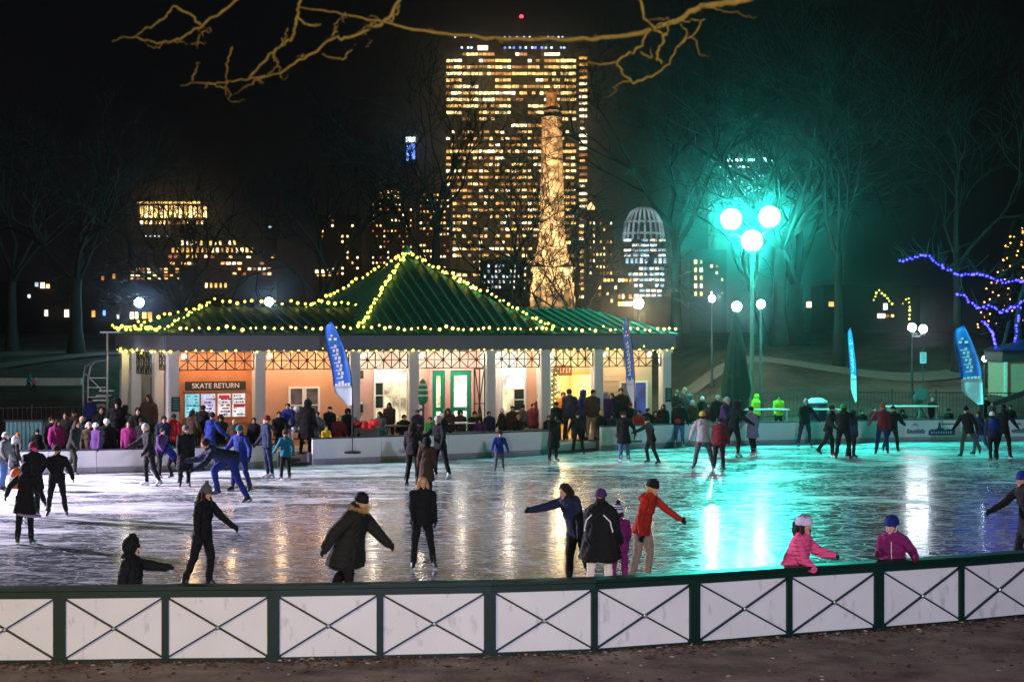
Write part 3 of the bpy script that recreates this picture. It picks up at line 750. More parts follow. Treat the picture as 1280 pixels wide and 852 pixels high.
m = MB(); m.lathe([(.40, Ht - 2.55), (.41, Ht - 2.6), (.405, Ht - 2.68)], n=20, sy=.85); m.build('strap', mat('dark strap', (.005, .04, .025), .7), t)

# ------------------------------------------------------------ feather banners
BBLUE = mat('blue banner cloth', (.01, .16, .62), .6, var=.15); BPALE = mat('pale banner cloth', (.62, .70, .82), .6, var=.1)
BGLY = mat('white banner print', (.85, .88, .9), .6)
def banner(u0, vt, u1, vb, vpole, Y, w, z0, label, lean, rz=0, pale=.22):
    """pole from (u1,vpole) base; tip at (u0,vt); cloth of width w (m)"""
    top = at(u0, vt, Y); bot = at(u1, vb, Y); b = at(u1, vpole, Y); b.z = z0
    t = thing('banner', label, 'feather banner', b, 0, 'blue feather banners')
    T = top - b; B = bot - b; Hc = T.z - B.z
    N = 22; cl = []; edge = []
    for i in range(N + 1):
        s = i / N                                     # 0 bottom .. 1 top
        e = Vector((B.x + (T.x - B.x) * s ** 2.4, 0, B.z + Hc * s))           # pole edge, bows over at the top
        width = w * (1 if s < .55 else max(.02, math.sqrt(max(0, 1 - ((s - .55) / .45) ** 2)))) * (.25 + .75 * min(1, s / .16))
        edge.append(e); cl.append((e, Vector((e.x - lean * width * math.cos(rz), width * math.sin(rz) + .05 * math.sin(s * 9), e.z - .02))))
    pm = MB(); pm.tube([(0, 0, 0)] + [e + Vector((lean * .02, 0, 0)) for e in edge], [.03] * 2 + [.02] * N, 6); pm.build('pole', BLACK, t)
    fm = MB(); fm.lathe([(.3, 0), (.3, .05), (.05, .08)], n=10); fm.build('foot', BLACK, t)
    M_ = 5
    def grid(i0, i1, name, mt):
        g = MB(); vs = []
        for i in range(i0, i1 + 1):
            for j in range(M_ + 1):
                q = cl[i][0].lerp(cl[i][1], j / M_); q = q + Vector((0, .035 * math.sin(j / M_ * 3.0 + i * .5), 0)); vs.append(q)
        nv = len(vs); vs += [q + Vector((0, .012, 0)) for q in vs]; k = M_ + 1; fs = []
        for i in range(i1 - i0):
            for j in range(M_):
                a = i * k + j; fs += [(a, a + 1, a + k + 1, a + k), (a + nv, a + nv + k, a + nv + k + 1, a + nv + 1)]
        rim = [j for j in range(k)] + [i * k + k - 1 for i in range(1, i1 - i0 + 1)] + [(i1 - i0) * k + j for j in range(k - 2, -1, -1)] + [i * k for i in range(i1 - i0 - 1, 0, -1)]
        for a, c in zip(rim, rim[1:] + rim[:1]): fs.append((a, c, c + nv, a + nv))
        g.add(vs, fs); return g.build(name, mt, t, True)
    ip = round(N * pale)
    grid(ip, N, 'cloth', BBLUE); grid(0, ip, 'lower_panel', BPALE)
    g = MB(); rr = random.Random(int(u0))
    def spot(i, f0, f1, h):
        a = cl[i][0].lerp(cl[i][1], f0); c = cl[i][0].lerp(cl[i][1], f1); off = Vector((0, -.05, 0))
        g.add([a + off, c + off, c + off + Vector((0, 0, h)), a + off + Vector((0, 0, h)), a + off + Vector((0, .01, 0)), c + off + Vector((0, .01, 0)), c + off + Vector((0, .01, h)), a + off + Vector((0, .01, h))],
              [(0, 1, 2, 3), (7, 6, 5, 4), (0, 4, 5, 1), (1, 5, 6, 2), (2, 6, 7, 3), (3, 7, 4, 0)])
    hs = Hc / N
    spot(N - 5, .25, .45, hs * .6); spot(N - 5, .6, .78, hs * .6); spot(N - 4, .45, .6, hs * .5)
    for i in range(ip + 2, N - 6):
        a = .36 + .06 * (i % 2); spot(i, a, a + .13, hs * .8); 
        if i % 2: spot(i, a, a + .34, hs * .25)
        else: spot(i, a + .2, a + .32, hs * .7)
    for f in (.08, .25, .42, .6, .78): spot(ip, f, f + .13, hs * rr.uniform(.4, 1.5))
    g.build('lettering', BGLY, t)
banner(414, 401, 440, 506, 560, 59.5, .62, .35, 'blue feather banner with white writing in front of the left wing of the pavilion', 1, .15)
banner(783, 396, 793, 503, 548, 66, .50, .35, 'narrow blue feather banner in front of the beige right bay of the pavilion', 1, 1.0)
banner(1063, 409, 1071, 502, 545, 72, .42, .35, 'thin bright blue banner on the right beside a bare trunk', 1, 1.15, .3)
banner(1204, 406, 1229, 505, 545, 73.5, .85, .35, 'broad curved bright blue banner near the right edge, behind the iron fence', 1, .1, .3)
# ------------------------------------------------------------ iron fences
def iron_fence(pts, h, label, gap=.16):
    o = Vector(pts[0]); t = thing('iron_fence', label, 'fence', o)
    pk = MB()
    for a, b in zip(pts, pts[1:]):
        a, b = Vector(a) - o, Vector(b) - o; L = (b - a).length; n = int(L / gap)
        r = MB(); 
        for z in (.12, h - .06): r.bar(a + Vector((0, 0, z)), b + Vector((0, 0, z)), .03, .04)
        r.build('rail', BLACK, t)
        for k in range(1, n):
            p = a.lerp(b, k / n); pk.box(p + Vector((0, 0, h / 2)), (.018, .018, h - .1))
        ps = MB(); ps.box(a + Vector((0, 0, h / 2 + .03)), (.06, .06, h + .06)); ps.build('post', BLACK, t)
    pk.build('pickets', BLACK, t)
def fpt(u, v, Y): return at(u, v, Y)
iron_fence([fpt(1062, 524, 77), fpt(1115, 524, 77.5), fpt(1170, 524, 78), fpt(1225, 524, 78.5), fpt(1290, 524, 79)], 1.25, 'black iron picket fence on the right behind the logo boards')
iron_fence([fpt(850, 524, 77), fpt(940, 524, 77), fpt(1020, 522, 77)], 1.2, 'black iron picket fence between the pavilion and the hi-vis stewards')
iron_fence([fpt(-20, 563, 62), fpt(40, 562, 62), fpt(105, 561, 62)], 1.55, 'dark picket fence at the left edge beside the teal crate')
# slanting ramp rail far right
t = thing('handrail', 'dark slanting handrail at the right edge in front of the beige kiosk', 'handrail', at(1232, 512, 76))
o = t.location.copy(); m = MB(); a, b = at(1232, 508, 76) - o, at(1300, 484, 76) - o
m.bar(a, b, .12, .22); m.build('rail', BLACK, t); m = MB(); m.box((b.x * .3, 0, -.3), (.06, .06, .9)); m.build('post', BLACK, t)
# ------------------------------------------------------------ kiosk at the right edge
b = at(1256, 495, 80); 
t = thing('kiosk', 'beige kiosk with a green roof cut off by the right edge', 'kiosk', b)
zt = at(1256, 437, 80).z - b.z; W = 3.0
m = MB(); m.box((W / 2, 1.4, (zt - .55) / 2), (W, 2.8, zt - .55)); m.build('wall', mat('beige kiosk wall', (.42, .26, .17), .8), t)
m = MB(); m.box((W / 2, 1.4, zt - .28), (W + .3, 3.1, .5)); m.lathe([(2.6, zt - .02), (.1, zt + .5)], (W / 2, 1.4, 0), 4, M=Matrix.Rotation(R(45), 3, 'Z')); m.build('roof', mat('kiosk roof', (.008, .022, .02), .5), t)
m = MB(); m.box((.02, -.06, (zt - .55) / 2), (.14, .1, zt - .55)); m.build('corner_post', mat('pale post', (.7, .65, .55), .5), t)
# ------------------------------------------------------------ left side: teal crate, gantry, kerb, walkers
b = at(35, 560, 59.5); b.z = 0
t = thing('crate', 'teal corrugated metal crate behind the boards at the left', 'crate', b)
m = MB(); m.box((0, 0, .75), (1.25, .9, 1.35)); 
for k in range(9): m.box((-.56 + k * .14, -.465, .75), (.06, .03, 1.3))
m.build('body', mat('teal ribbed metal', (.10, .26, .28), .45, .3), t)
m = MB(); m.box((0, 0, 1.46), (1.32, .98, .06)); m.build('lid', BLACK, t); m = MB(); m.box((0, 0, .04), (1.2, .85, .07)); m.build('base', BLACK, t)
b = at(122, 555, 61.5); b.z = 0
t = thing('steel_frame', 'tubular steel access frame with curved rail at the left end of the pavilion', 'frame', b)
def lp(u, v, dy=0): return at(u, v, 61.5 + dy) - b
m = MB(); 
for u in (104, 110): m.tube([lp(u, 560), lp(u, 475), lp(106 if u == 104 else 113, 458), lp(120, 451), lp(134, 450)], .035, 6)
m.build('curved_rail', STEEL, t)
m = MB(); m.tube([lp(134, 560), lp(134, 415)], .04, 6); m.build('post', STEEL, t)
m = MB(); m.tube([lp(125, 415), lp(150, 415)], .03, 6); m.tube([lp(105, 465), lp(130, 490)], .025, 6)
for v in (472, 484, 496, 508, 520): m.tube([lp(110, v), lp(134, v)], .022, 6)
m.build('rung', STEEL, t)
m = MB(); 
for k in range(5): m.box(lp(118 + k * 4, 512 - k * 6, .4), (.5, .3, .05))
m.build('tread', STEEL, t)
m = MB(); xs = [Vector((x_, 76.5, ground_z(x_, 76.5) + .38)) for x_ in [-23.5 + i * .6 for i in range(9)]]
t = thing('stone_wall', 'low pale stone kerb wall on the slope at the left', 'low wall', (xs[0].x, xs[0].y, ground_z(xs[0].x, xs[0].y)))
for a, c in zip(xs, xs[1:]): a = a - t.location; c = c - t.location; m.bar(a + Vector((0, 0, -.25)), c + Vector((0, 0, -.25)), .35, .32)
m.build('kerb', mat('pale stone', (.42, .40, .35), .8), t)

# ------------------------------------------------------------ tables and benches on the terrace
TW = mat('table wood', (.12, .09, .05), .6)
def table(u, v, Y, label, cloth=None):
    b = at(u, v, Y); z = .75; b.z = .35
    t = thing('table', label, 'table', b, PA, 'tables on the terrace')
    m = MB()
    for k in range(5): m.box((0, -.3 + k * .15, z), (1.5, .135, .04))
    m.build('tabletop', cloth or TW, t)
    for x in (-.6, .6):
        m = MB(); m.bar((x, -.35, 0), (x, .25, z - .02), .06, .06); m.bar((x + .06, .35, 0), (x + .06, -.25, z - .02), .06, .06); m.build('leg', TW, t)
table(500, 533, 63, 'slatted dark table in front of the multi pane window'); table(574, 525, 65, 'white topped table in front of the green doors', mat('white tabletop', (.7, .7, .7), .5))
table(770, 520, 68.5, 'slatted table in front of the beige right bay')
def bench(u, Y, L, label):
    b = at(u, 500, Y); b.z = .35; t = thing('bench', label, 'bench', b, PA, 'benches behind the boards')
    m = MB(); [m.box((0, -.15 + k * .15, .44), (L, .13, .04)) for k in range(3)]; m.build('seat', TW, t)
    for x in (-L / 2 + .2, L / 2 - .2): m = MB(); m.box((x, 0, .21), (.08, .36, .42)); m.build('leg', BLACK, t)
bench(372, 60.3, 2.6, 'long bench under the seated people left of the middle boards'); bench(432, 60.6, 1.6, 'short bench with the blonde person in red'); bench(655, 66.2, 1.8, 'bench with the man in grey right of the doors')
bench(478, 61.8, 1.0, 'bench with the dark haired person beside the red bundle'); bench(583, 64.7, 1.6, 'bench near the white topped table')
t = thing('red_bundle', 'heap of bright red coats on the boards in front of the lit window', 'coats', at(458, 545, 60.6)); rr = random.Random(9); m = MB()
for k in range(14): m.ell((rr.uniform(-.35, .35), rr.uniform(-.12, .12), rr.uniform(-.1, .22)), (rr.uniform(.1, .2), rr.uniform(.08, .15), rr.uniform(.05, .12)), 8, 6, Matrix.Rotation(rr.random() * 3, 3, 'Z'))
t.location.z = 1.22; m.build('cloth', mat('red cloth', (.6, .02, .02), .8), t, True)
m = MB(); m.box((0, .1, -.47), (.85, .3, .8)); m.build('stand', BLACK, t)
# long equipment tables behind the right boards
def white_table(u, Y, L, label):
    b = at(u, 520, Y); b.z = .35; t = thing('table', label, 'table', b, R(5), 'folding tables behind the right boards')
    m = MB(); m.box((0, 0, .98), (L, .5, .05)); m.build('tabletop', WHITE, t)
    for x in (-L / 2 + .1, L / 2 - .1): m = MB(); m.box((x, 0, .48), (.05, .4, .95)); m.build('leg', STEEL, t)
white_table(955, 71.3, 2.0, 'white folding table in front of the hi-vis stewards'); white_table(1025, 71.6, 1.6, 'white folding table between the steward and the green hatted skater'); white_table(1140, 74.8, 2.2, 'white folding table behind the boards, below the twin lamp')
# barrel-like bin with white lid
b = at(1021, 500, 72.3); b.z = .35
t = thing('bin', 'dark round bin with a white lid behind the boards', 'bin', b); m = MB(); m.lathe([(.36, 0), (.42, .5), (.42, 1.15), (.40, 1.2)], n=16); m.build('body', mat('navy plastic', (.015, .02, .05), .4), t); m = MB(); m.lathe([(.46, 1.2), (.46, 1.27), (.25, 1.4), (.02, 1.43)], n=16); m.build('lid', WHITE, t)
for (u, Y, lab) in ((1150, 76, 'snow gun on a stand behind the iron fence, left of the right hand banner'),):
    b = at(u, 500, Y); b.z = .35; t = thing('snow_gun', lab, 'snow gun', b)
    m = MB(); 
    for a in range(3): m.bar((.5 * math.cos(a * 2.1), .5 * math.sin(a * 2.1), 0), (0, 0, .9), .05, .05)
    m.build('stand', BLACK, t)
    m = MB(); m.lathe([(.18, -.45), (.25, -.3), (.25, .3), (.28, .35)], (0, 0, 1.35), 16, M=Matrix.Rotation(R(70), 3, 'X') ); m.build('barrel', mat('grey green casing', (.05, .07, .065), .5), t)

# ------------------------------------------------------------ trees
BARK = mat('grey bark', (.006, .0056, .0052), .9, var=.35, scale=5, bump=.6, bscale=12)
BARKD = mat('dark bark', (.009, .008, .007), .9, var=.35, scale=5)
def bare_tree(base, h, label, seed, spread=.55, levels=5, r0=None, trunk_h=.3, bark=BARK, lean=(0, 0), group='bare trees around the rink', rmin=.012, dens=1.0):
    rr = random.Random(seed); t = thing('bare_tree', label, 'tree', base, rr.random() * 6, group); t.rotation_euler.z = 0
    r0 = r0 or h * .022; tm = MB(); cm = MB()
    th = h * trunk_h; pts = []; rad = []
    for i in range(7):
        s = i / 6; pts.append(Vector((lean[0] * s * th + rr.gauss(0, .03) * th * .3 * s, lean[1] * s * th + rr.gauss(0, .03) * th * .3 * s, th * s - .3 * (i == 0)))); rad.append(r0 * (1.55 if i == 0 else 1.18 if i == 1 else 1 - .25 * s))
    tm.tube(pts, rad, 10); tm.build('trunk', bark, t, True)
    def grow(p, d, L, r, lev):
        n = 4 if lev < 3 else 3; q = [p]; dirs = d.copy(); ra = [r]
        for i in range(n):
            dirs = (dirs + Vector((rr.gauss(0, .17), rr.gauss(0, .17), rr.gauss(.05, .12)))).normalized(); q.append(q[-1] + dirs * L / n); ra.append(max(rmin * .6, r * (1 - .55 * (i + 1) / n)))
        cm.tube(q, ra, 6 if lev < 2 else (4 if lev < 3 else 3), cap=False)
        if lev >= levels: return
        k = rr.choice((3, 4)) if lev < 2 else max(2, round(rr.choice((3, 4, 4)) * dens))
        for j in range(k):
            s = rr.uniform(.45, 1.0) if j else 1.0
            i = min(n - 1, int(s * n)); pos = q[i].lerp(q[i + 1], s * n - i if s < 1 else 1)
            dd = (q[i + 1] - q[i]).normalized(); ax = dd.cross(Vector((rr.gauss(0, 1), rr.gauss(0, 1), rr.gauss(0, 1)))).normalized()
            nd = (Matrix.Rotation(rr.uniform(.25, spread + .3), 3, ax) @ dd).normalized(); nd.z += .05; nd.normalize()
            grow(pos, nd, L * rr.uniform(.55, .8), max(rmin, r * rr.uniform(.42, .6)), lev + 1)
    top = pts[-1]; k = 4
    for j in range(k):
        a = j * 6.28 / k + rr.uniform(-.5, .5); s = rr.uniform(.3, .75) * spread * 1.5
        d = Vector((math.cos(a) * s, math.sin(a) * s, 1)).normalized(); grow(top - Vector((0, 0, rr.uniform(0, th * .12))), d, (h - th) * rr.uniform(.38, .5), rad[-1] * rr.uniform(.55, .8), 1)
    cm.build('crown', bark, t); return t
def tb(u, Y): x = (u - 640) / F * Y; return Vector((x, Y, ground_z(x, Y) - .05))
bare_tree(tb(975, 106), 22, 'bare tree whose trunk stands right of the tall teal lamp post', 11, .7, 6, .42)
bare_tree(tb(994, 112), 20, 'pale thick trunked bare tree lit by the lamps on the hillside', 12, .7, 5, .62, .2)
bare_tree(tb(958, 118), 16, 'small leaning bare tree between lamp post and thick trunked tree', 13, .6, 5, .3, .25, lean=(-.25, 0))
bare_tree(tb(1048, 96), 18, 'slender bare tree beside the thin blue banner', 14, .6, 6, .26, .35)
bare_tree(tb(1197, 94), 16, 'bare tree with a pale trunk left of the broad curved banner', 15, .55, 5, .27, .4)
bare_tree(tb(845, 108), 23, 'tall bare tree behind the right end of the pavilion', 16, .7, 6, .35)
bare_tree(tb(700, 96), 10.5, 'spreading bare tree in front of the lit monument', 18, .9, 5, .2, .16, bark=BARKD, rmin=.02)
bare_tree(tb(640, 100), 13, 'dark bare tree left of the monument', 19, .8, 5, .24, .2, bark=BARKD, rmin=.02)
bare_tree(tb(545, 105), 17, 'tall dark bare tree behind the pyramid roof', 20, .6, 5, .3, .25, bark=BARKD, rmin=.02)
bare_tree(tb(400, 110), 14, 'dark bare tree behind the left wing of the pavilion', 21, .7, 5, .3, .2, bark=BARKD, rmin=.02)
bare_tree(tb(225, 105), 11.5, 'dark bare tree in front of the arcaded low building', 22, .8, 5, .3, .2, bark=BARKD, rmin=.02)
bare_tree(tb(95, 88), 13, 'dark bare tree left of the steel frame', 23, .7, 5, .34, .3, bark=BARK)
bare_tree(tb(15, 98), 14, 'dark bare tree at the left edge on the slope', 24, .7, 5, .3, .3, bark=BARKD)

# tree wrapped in blue lights, right edge
b = tb(1272, 82); t = thing('bare_tree', 'bare tree at the right edge whose long limbs carry blue lights', 'tree', b)
def wl(u, v, dy=0): return at(u, v, 82 + dy) - b
limbs = [[(1272, 445), (1273, 400), (1276, 375), (1285, 350)],
         [(1276, 378), (1252, 390), (1238, 381), (1222, 385), (1206, 369), (1196, 366)],
         [(1285, 350), (1254, 352), (1236, 345), (1219, 341), (1200, 343), (1185, 337), (1172, 328), (1158, 317), (1140, 322), (1124, 326)],
         [(1262, 402), (1252, 442), (1244, 430), (1240, 412), (1232, 402), (1226, 401)]]
m = MB(); m.tube([wl(1276, 480), wl(1274, 440), wl(1273, 400), wl(1277, 372), wl(1286, 345)], [.28, .22, .18, .15, .12], 8); m.build('trunk', BARKD, t, True)
cm = MB()
for k, L in enumerate(limbs[1:]): cm.tube([wl(*p) for p in L], [.1 - .07 * i / (len(L) - 1) for i in range(len(L))], 6)
rr = random.Random(8)
for k in range(60):
    L = limbs[rr.choice((1, 2, 2, 2))]; i = rr.randrange(len(L) - 1); s = rr.random(); p = wl(L[i][0] * (1 - s) + L[i + 1][0] * s, L[i][1] * (1 - s) + L[i + 1][1] * s)
    q = p + Vector((rr.gauss(0, .5), rr.gauss(0, .5), rr.uniform(.2, 1.1))); cm.tube([p, p.lerp(q, .5) + Vector((rr.gauss(0, .08), 0, 0)), q], [.03, .02, .01], 3, cap=False)
cm.build('crown', BARKD, t)
for L, n, lab in ((limbs[2], 46, 'long wavy string of blue lights on the upper limb at the right edge'), (limbs[1], 26, 'blue lights along the lower drooping limb at the right edge'),
               ([(1280, 372), (1275, 385), (1272, 402), (1268, 428)], 14, 'blue lights running down the trunk at the right edge'),
               ([(1254, 444), (1247, 438), (1244, 430), (1240, 414), (1234, 404), (1226, 401)], 20, 'short curved string of blue lights above the kiosk')):
    string([at(u, v, 81.85) for u, v in L], n, led_me, lab, 0, .03, group='blue strings of lights')
# amber christmas tree behind
b = tb(1274, 118); ht = at(1266, 275, 118).z - b.z
t = thing('evergreen_tree', 'evergreen dotted with amber lights at the right edge', 'tree', b)
m = MB(); m.lathe([(.25, 0), (.2, ht * .6), (.05, ht)], n=8); m.build('trunk', BARKD, t)
m = MB(); rr = random.Random(31)
for k in range(2600):
    z = rr.uniform(.08, 1) ; rad = (1 - z) * 2.6 + .15; a = rr.random() * 6.28; r_ = rad * math.sqrt(rr.random()); c = Vector((r_ * math.cos(a), r_ * math.sin(a), z * ht))
    d = Vector((math.cos(a), math.sin(a), rr.uniform(-.5, .15))) * rr.uniform(.25, .5); m.tube([c, c + d], [.05, .005], 3, cap=False)
m.build('crown', mat('dark needles', (.012, .03, .012), .8), t)
am = thing('string_light', 'amber lights scattered over the evergreen at the right edge', 'string lights', b)
m = MB()
pts = [Vector(((2.7 * (1 - k / 97) + .2) * math.cos(k * .62), (2.7 * (1 - k / 97) + .2) * math.sin(k * .62) , (.12 + .86 * k / 97) * ht)) for k in range(98)]
m.tube(pts, .01, 3); m.build('cord', CORD, am)
for k, p in enumerate(pts[:97]): link('bulb', amber_me, am, p + Vector((rr.gauss(0, .12), rr.gauss(0, .12), rr.gauss(0, .12))))
# distant arched strings of warm bulbs
for k, (L, n) in enumerate((([(1092, 377), (1094, 368), (1099, 362), (1106, 368), (1117, 381)], 9), ([(1127, 381), (1132, 375), (1136, 372), (1137, 385), (1136, 400)], 8))):
    string([at(u, v, 108) for u, v in L], n, bulb_me, ['warm bulbs in an arch on the hill left of the twin lamp', 'warm bulbs hanging just above the twin lamp'][k], 0, .02, group='warm strings on the hill')

# overhanging branch close to the camera, its trunk outside the frame
b = Vector((11.0, 10.5, GZ)); t = thing('tree', 'overhanging bare branches lit yellow at the top of the picture', 'tree', b)
def nb(u, v, Y=9.0): return at(u, v, Y) - b
YB = mat('yellow lit bark', (.14, .084, .011), .9, var=.5, scale=14, bump=.7, bscale=60, spec=.08)  # yellow of the warm lamp light is put into this bark colour
m = MB(); m.tube([(0, 0, -.1), (0, 0, .4), (.1, 0, 3), (-.2, -.2, 6), (-.6, -.6, 8)], [.34, .26, .22, .2, .16], 12); m.build('trunk', BARK, t, True)
def smooth(pts, n=6):
    out = []
    P = [Vector(p) for p in pts]; P = [P[0] * 2 - P[1]] + P + [P[-1] * 2 - P[-2]]
    for i in range(1, len(P) - 2):
        for k in range(n):
            s = k / n; a, p, q, d = P[i - 1], P[i], P[i + 1], P[i + 2]
            out.append(.5 * ((2 * p) + (q - a) * s + (2 * a - 5 * p + 4 * q - d) * s * s + (3 * p - a - 3 * q + d) * s ** 3))
    return out + [P[-2]]
def limb(px, r0, r1, Y0=9.0, Y1=9.0, start=None):
    P = [nb(u, v, Y0 + (Y1 - Y0) * i / (len(px) - 1)) for i, (u, v) in enumerate(px)]
    if start is not None: P = [Vector(start)] + P
    rr = random.Random(int(px[0][0]) + int(px[-1][1])); S = smooth(P)
    S = [p + Vector((rr.gauss(0, .005), rr.gauss(0, .005), rr.gauss(0, .005))) for p in S]
    br.tube(S, [.8 * (r0 + (r1 - r0) * i / (len(S) - 1)) * rr.uniform(.82, 1.2) for i in range(len(S))], 8, cap=False)
br = MB()
limb([(1100, -90), (985, -30), (925, 2), (878, 8), (845, 25), (800, 42), (740, 49), (660, 49), (580, 45), (520, 38), (460, 24), (420, 17), (370, 8)], .027, .003, 9.4, 8.6, start=(-.4, -.4, 7.2))
limb([(800, -30), (800, 0), (808, 26), (832, 42), (838, 30), (872, 25)], .011, .004, 9.1, 9.0)
limb([(812, 36), (796, 62), (772, 76), (784, 98), (800, 102), (830, 84), (848, 58), (872, 36), (878, 22)], .009, .004)
limb([(832, 42), (822, 66), (826, 82)], .010, .006); limb([(848, 60), (858, 46), (852, 30)], .008, .003); limb([(772, 78), (748, 80), (722, 78)], .008, .003); limb([(800, 66), (815, 72), (812, 60)], .006, .003)
limb([(610, -60), (530, -20), (498, 2), (482, 25), (440, 46), (415, 50), (385, 70), (350, 90), (300, 100), (262, 104), (225, 106)], .013, .002, 9, 8.6)
limb([(372, -25), (374, 0), (372, 20), (366, 45), (352, 58), (336, 70), (312, 97)], .010, .007)
limb([(500, 5), (492, 22), (470, 30), (458, 36)], .009, .003); limb([(372, 22), (390, 33), (403, 30)], .009, .004); limb([(415, 50), (418, 38), (422, 32)], .007, .003); limb([(352, 58), (356, 44), (360, 34)], .007, .003); limb([(440, 62), (425, 75), (400, 66)], .006, .003)
limb([(330, -20), (290, 5), (250, 33), (215, 52), (190, 52), (160, 46), (140, 52)], .009, .002, 9, 8.4); limb([(250, 30), (220, 10), (205, 22), (170, 45)], .008, .004)
limb([(290, 60), (284, 85), (283, 118)], .006, .003)
limb([(240, 100), (245, 85), (250, 78)], .005, .002)
rr = random.Random(12)
for (u, v) in [(880, 8), (845, 25), (740, 49), (690, 49), (620, 47), (560, 43), (470, 27), (430, 19), (480, 27), (440, 46), (385, 70), (330, 95), (250, 33), (215, 52), (860, 45), (790, 97), (340, 67), (262, 104)]:
    for k in range(rr.choice((1, 2))):
        du, dv = rr.gauss(0, 22), rr.uniform(-5, 34); limb([(u, v), (u + du * .5 + rr.gauss(0, 4), v + dv * .4), (u + du * .8, v + dv * .8 + rr.gauss(0, 4)), (u + du * 1.3, v + dv)], .0045, .0012)
br.build('branch', YB, t, True)
# ------------------------------------------------------------ monument
Ym = 170.0; b = at(690, 387, Ym); zb = 4.2; b.z = zb
t = thing('monument', 'warmly floodlit granite victory column with a statue on top', 'monument', b)
STONE = mat('pale granite', (.42, .31, .21), .85, var=.75, scale=1.3, bump=.8, bscale=4)
_nt = STONE.node_tree; _mx = [n for n in _nt.nodes if n.type == 'MIX'][0]; _rp = _nt.nodes.new('ShaderNodeValToRGB'); _rp.color_ramp.elements[0].position = .38; _rp.color_ramp.elements[1].position = .58
_nz = _mx.inputs[0].links[0].from_socket; _nt.links.new(_nz, _rp.inputs[0]); _nt.links.new(_rp.outputs[0], _mx.inputs[0])
def mz(v): return at(690, v, Ym).z - zb
px = Ym / F
m = MB(); 
for (w, v0, v1) in ((60, 410, 384), (54, 384, 376), (48, 376, 340), (53, 340, 335)):
    m.box((0, 0, (max(0, mz(v0)) + mz(v1)) / 2), (w * px, w * px, mz(v1) - max(0, mz(v0)) - .004))
m.build('pedestal', STONE, t)
m = MB(); m.lathe([(25 * px, mz(338)), (24 * px, mz(332)), (21 * px, mz(322)), (18.5 * px, mz(310)), (16.5 * px, mz(295)), (14.6 * px, mz(240)), (13.2 * px, mz(180)), (12.6 * px, mz(158))], n=24); m.build('shaft', STONE, t)
m = MB(); m.lathe([(13 * px, mz(158)), (13.6 * px, mz(157)), (13 * px, mz(150)), (14 * px, mz(147)), (9 * px, mz(146)), (9.5 * px, mz(143)), (9.5 * px, mz(138))], n=24); m.build('capital', STONE, t)
m = MB(); m.lathe([(7 * px, mz(138)), (7.5 * px, mz(130)), (5.5 * px, mz(122)), (6 * px, mz(116)), (4 * px, mz(112)), (1.5 * px, mz(111))], n=14, sx=1.1, sy=.8)
m.ell((-.5 * px, 0, mz(108)), (3 * px, 3 * px, 4 * px)); m.tube([(5 * px, 0, mz(118)), (8 * px, 0, mz(108))], [1.5 * px, 1 * px], 6); m.tube([(-5 * px, 0, mz(116)), (-7 * px, 0, mz(126))], [1.6 * px, 1 * px], 6)
m.build('statue', mat('weathered statue stone', (.4, .22, .12), .8, var=.3), t)
for s in (-1, 1):
    for k in (0, 1):
        m = MB(); x = s * 24 * px; y = -24 * px if k == 0 else 20 * px
        m.lathe([(3.5 * px, mz(384)), (4 * px, mz(374)), (2.5 * px, mz(368)), (3.5 * px, mz(360)), (2 * px, mz(354))], (x, y - .8, 0), 10); m.build('corner_statue', STONE, t)
def spot(loc, tgt, p, col, ang):
    l = bpy.data.lights.new('floodlight', 'SPOT'); l.energy = p; l.color = col; l.spot_size = R(ang); l.spot_blend = 1.0; l.shadow_soft_size = .3
    o = link('floodlight', l, None, loc); d = Vector(tgt) - Vector(loc); o.rotation_euler = d.to_track_quat('-Z', 'Y').to_euler()
for dx, pw_ in ((-9, 40000), (8, 40000)): spot(b + Vector((dx, -13, 1.0)), b + Vector((0, 0, 12)), pw_, (1, .70, .36), 60)

spot(b + Vector((-7, -16, 1.0)), b + Vector((0, 0, 23)), 45000, (1, .55, .24), 22)
# ------------------------------------------------------------ the city beyond the park
DARKB = mat('dark facade', (.018, .017, .018), .6)
WM = {'y': [glow('window amber %d' % i, c, s * 1.35, False, .75, .22) for i, (c, s) in enumerate((((1, .58, .17), 1.5), ((1, .68, .28), 2.2), ((1, .50, .12), .8), ((1, .80, .45), 2.6), ((1, .42, .12), .5)))],
      'w': [glow('window white %d' % i, c, s * .9, False, .6, .3) for i, (c, s) in enumerate((((.75, .9, 1), 1.8), ((1, .92, .75), 1.6), ((.6, .85, 1), .9)))],
      'b': [glow('window blue %d' % i, c, s, False, .5, .3) for i, (c, s) in enumerate((((.12, .25, 1), 3.0), ((.5, .7, 1), 3.0)))],
      'x': [glow('cold window', (.65, .95, 1), 5.0, False, .5, .3)],
      'o': [glow('window ochre %d' % i, c, s * 1.5, False, .8, .3) for i, (c, s) in enumerate((((1, .48, .12), 1.1), ((1, .62, .25), 1.5), ((.9, .3, .1), .35), ((1, .75, .45), 1.8)))]}
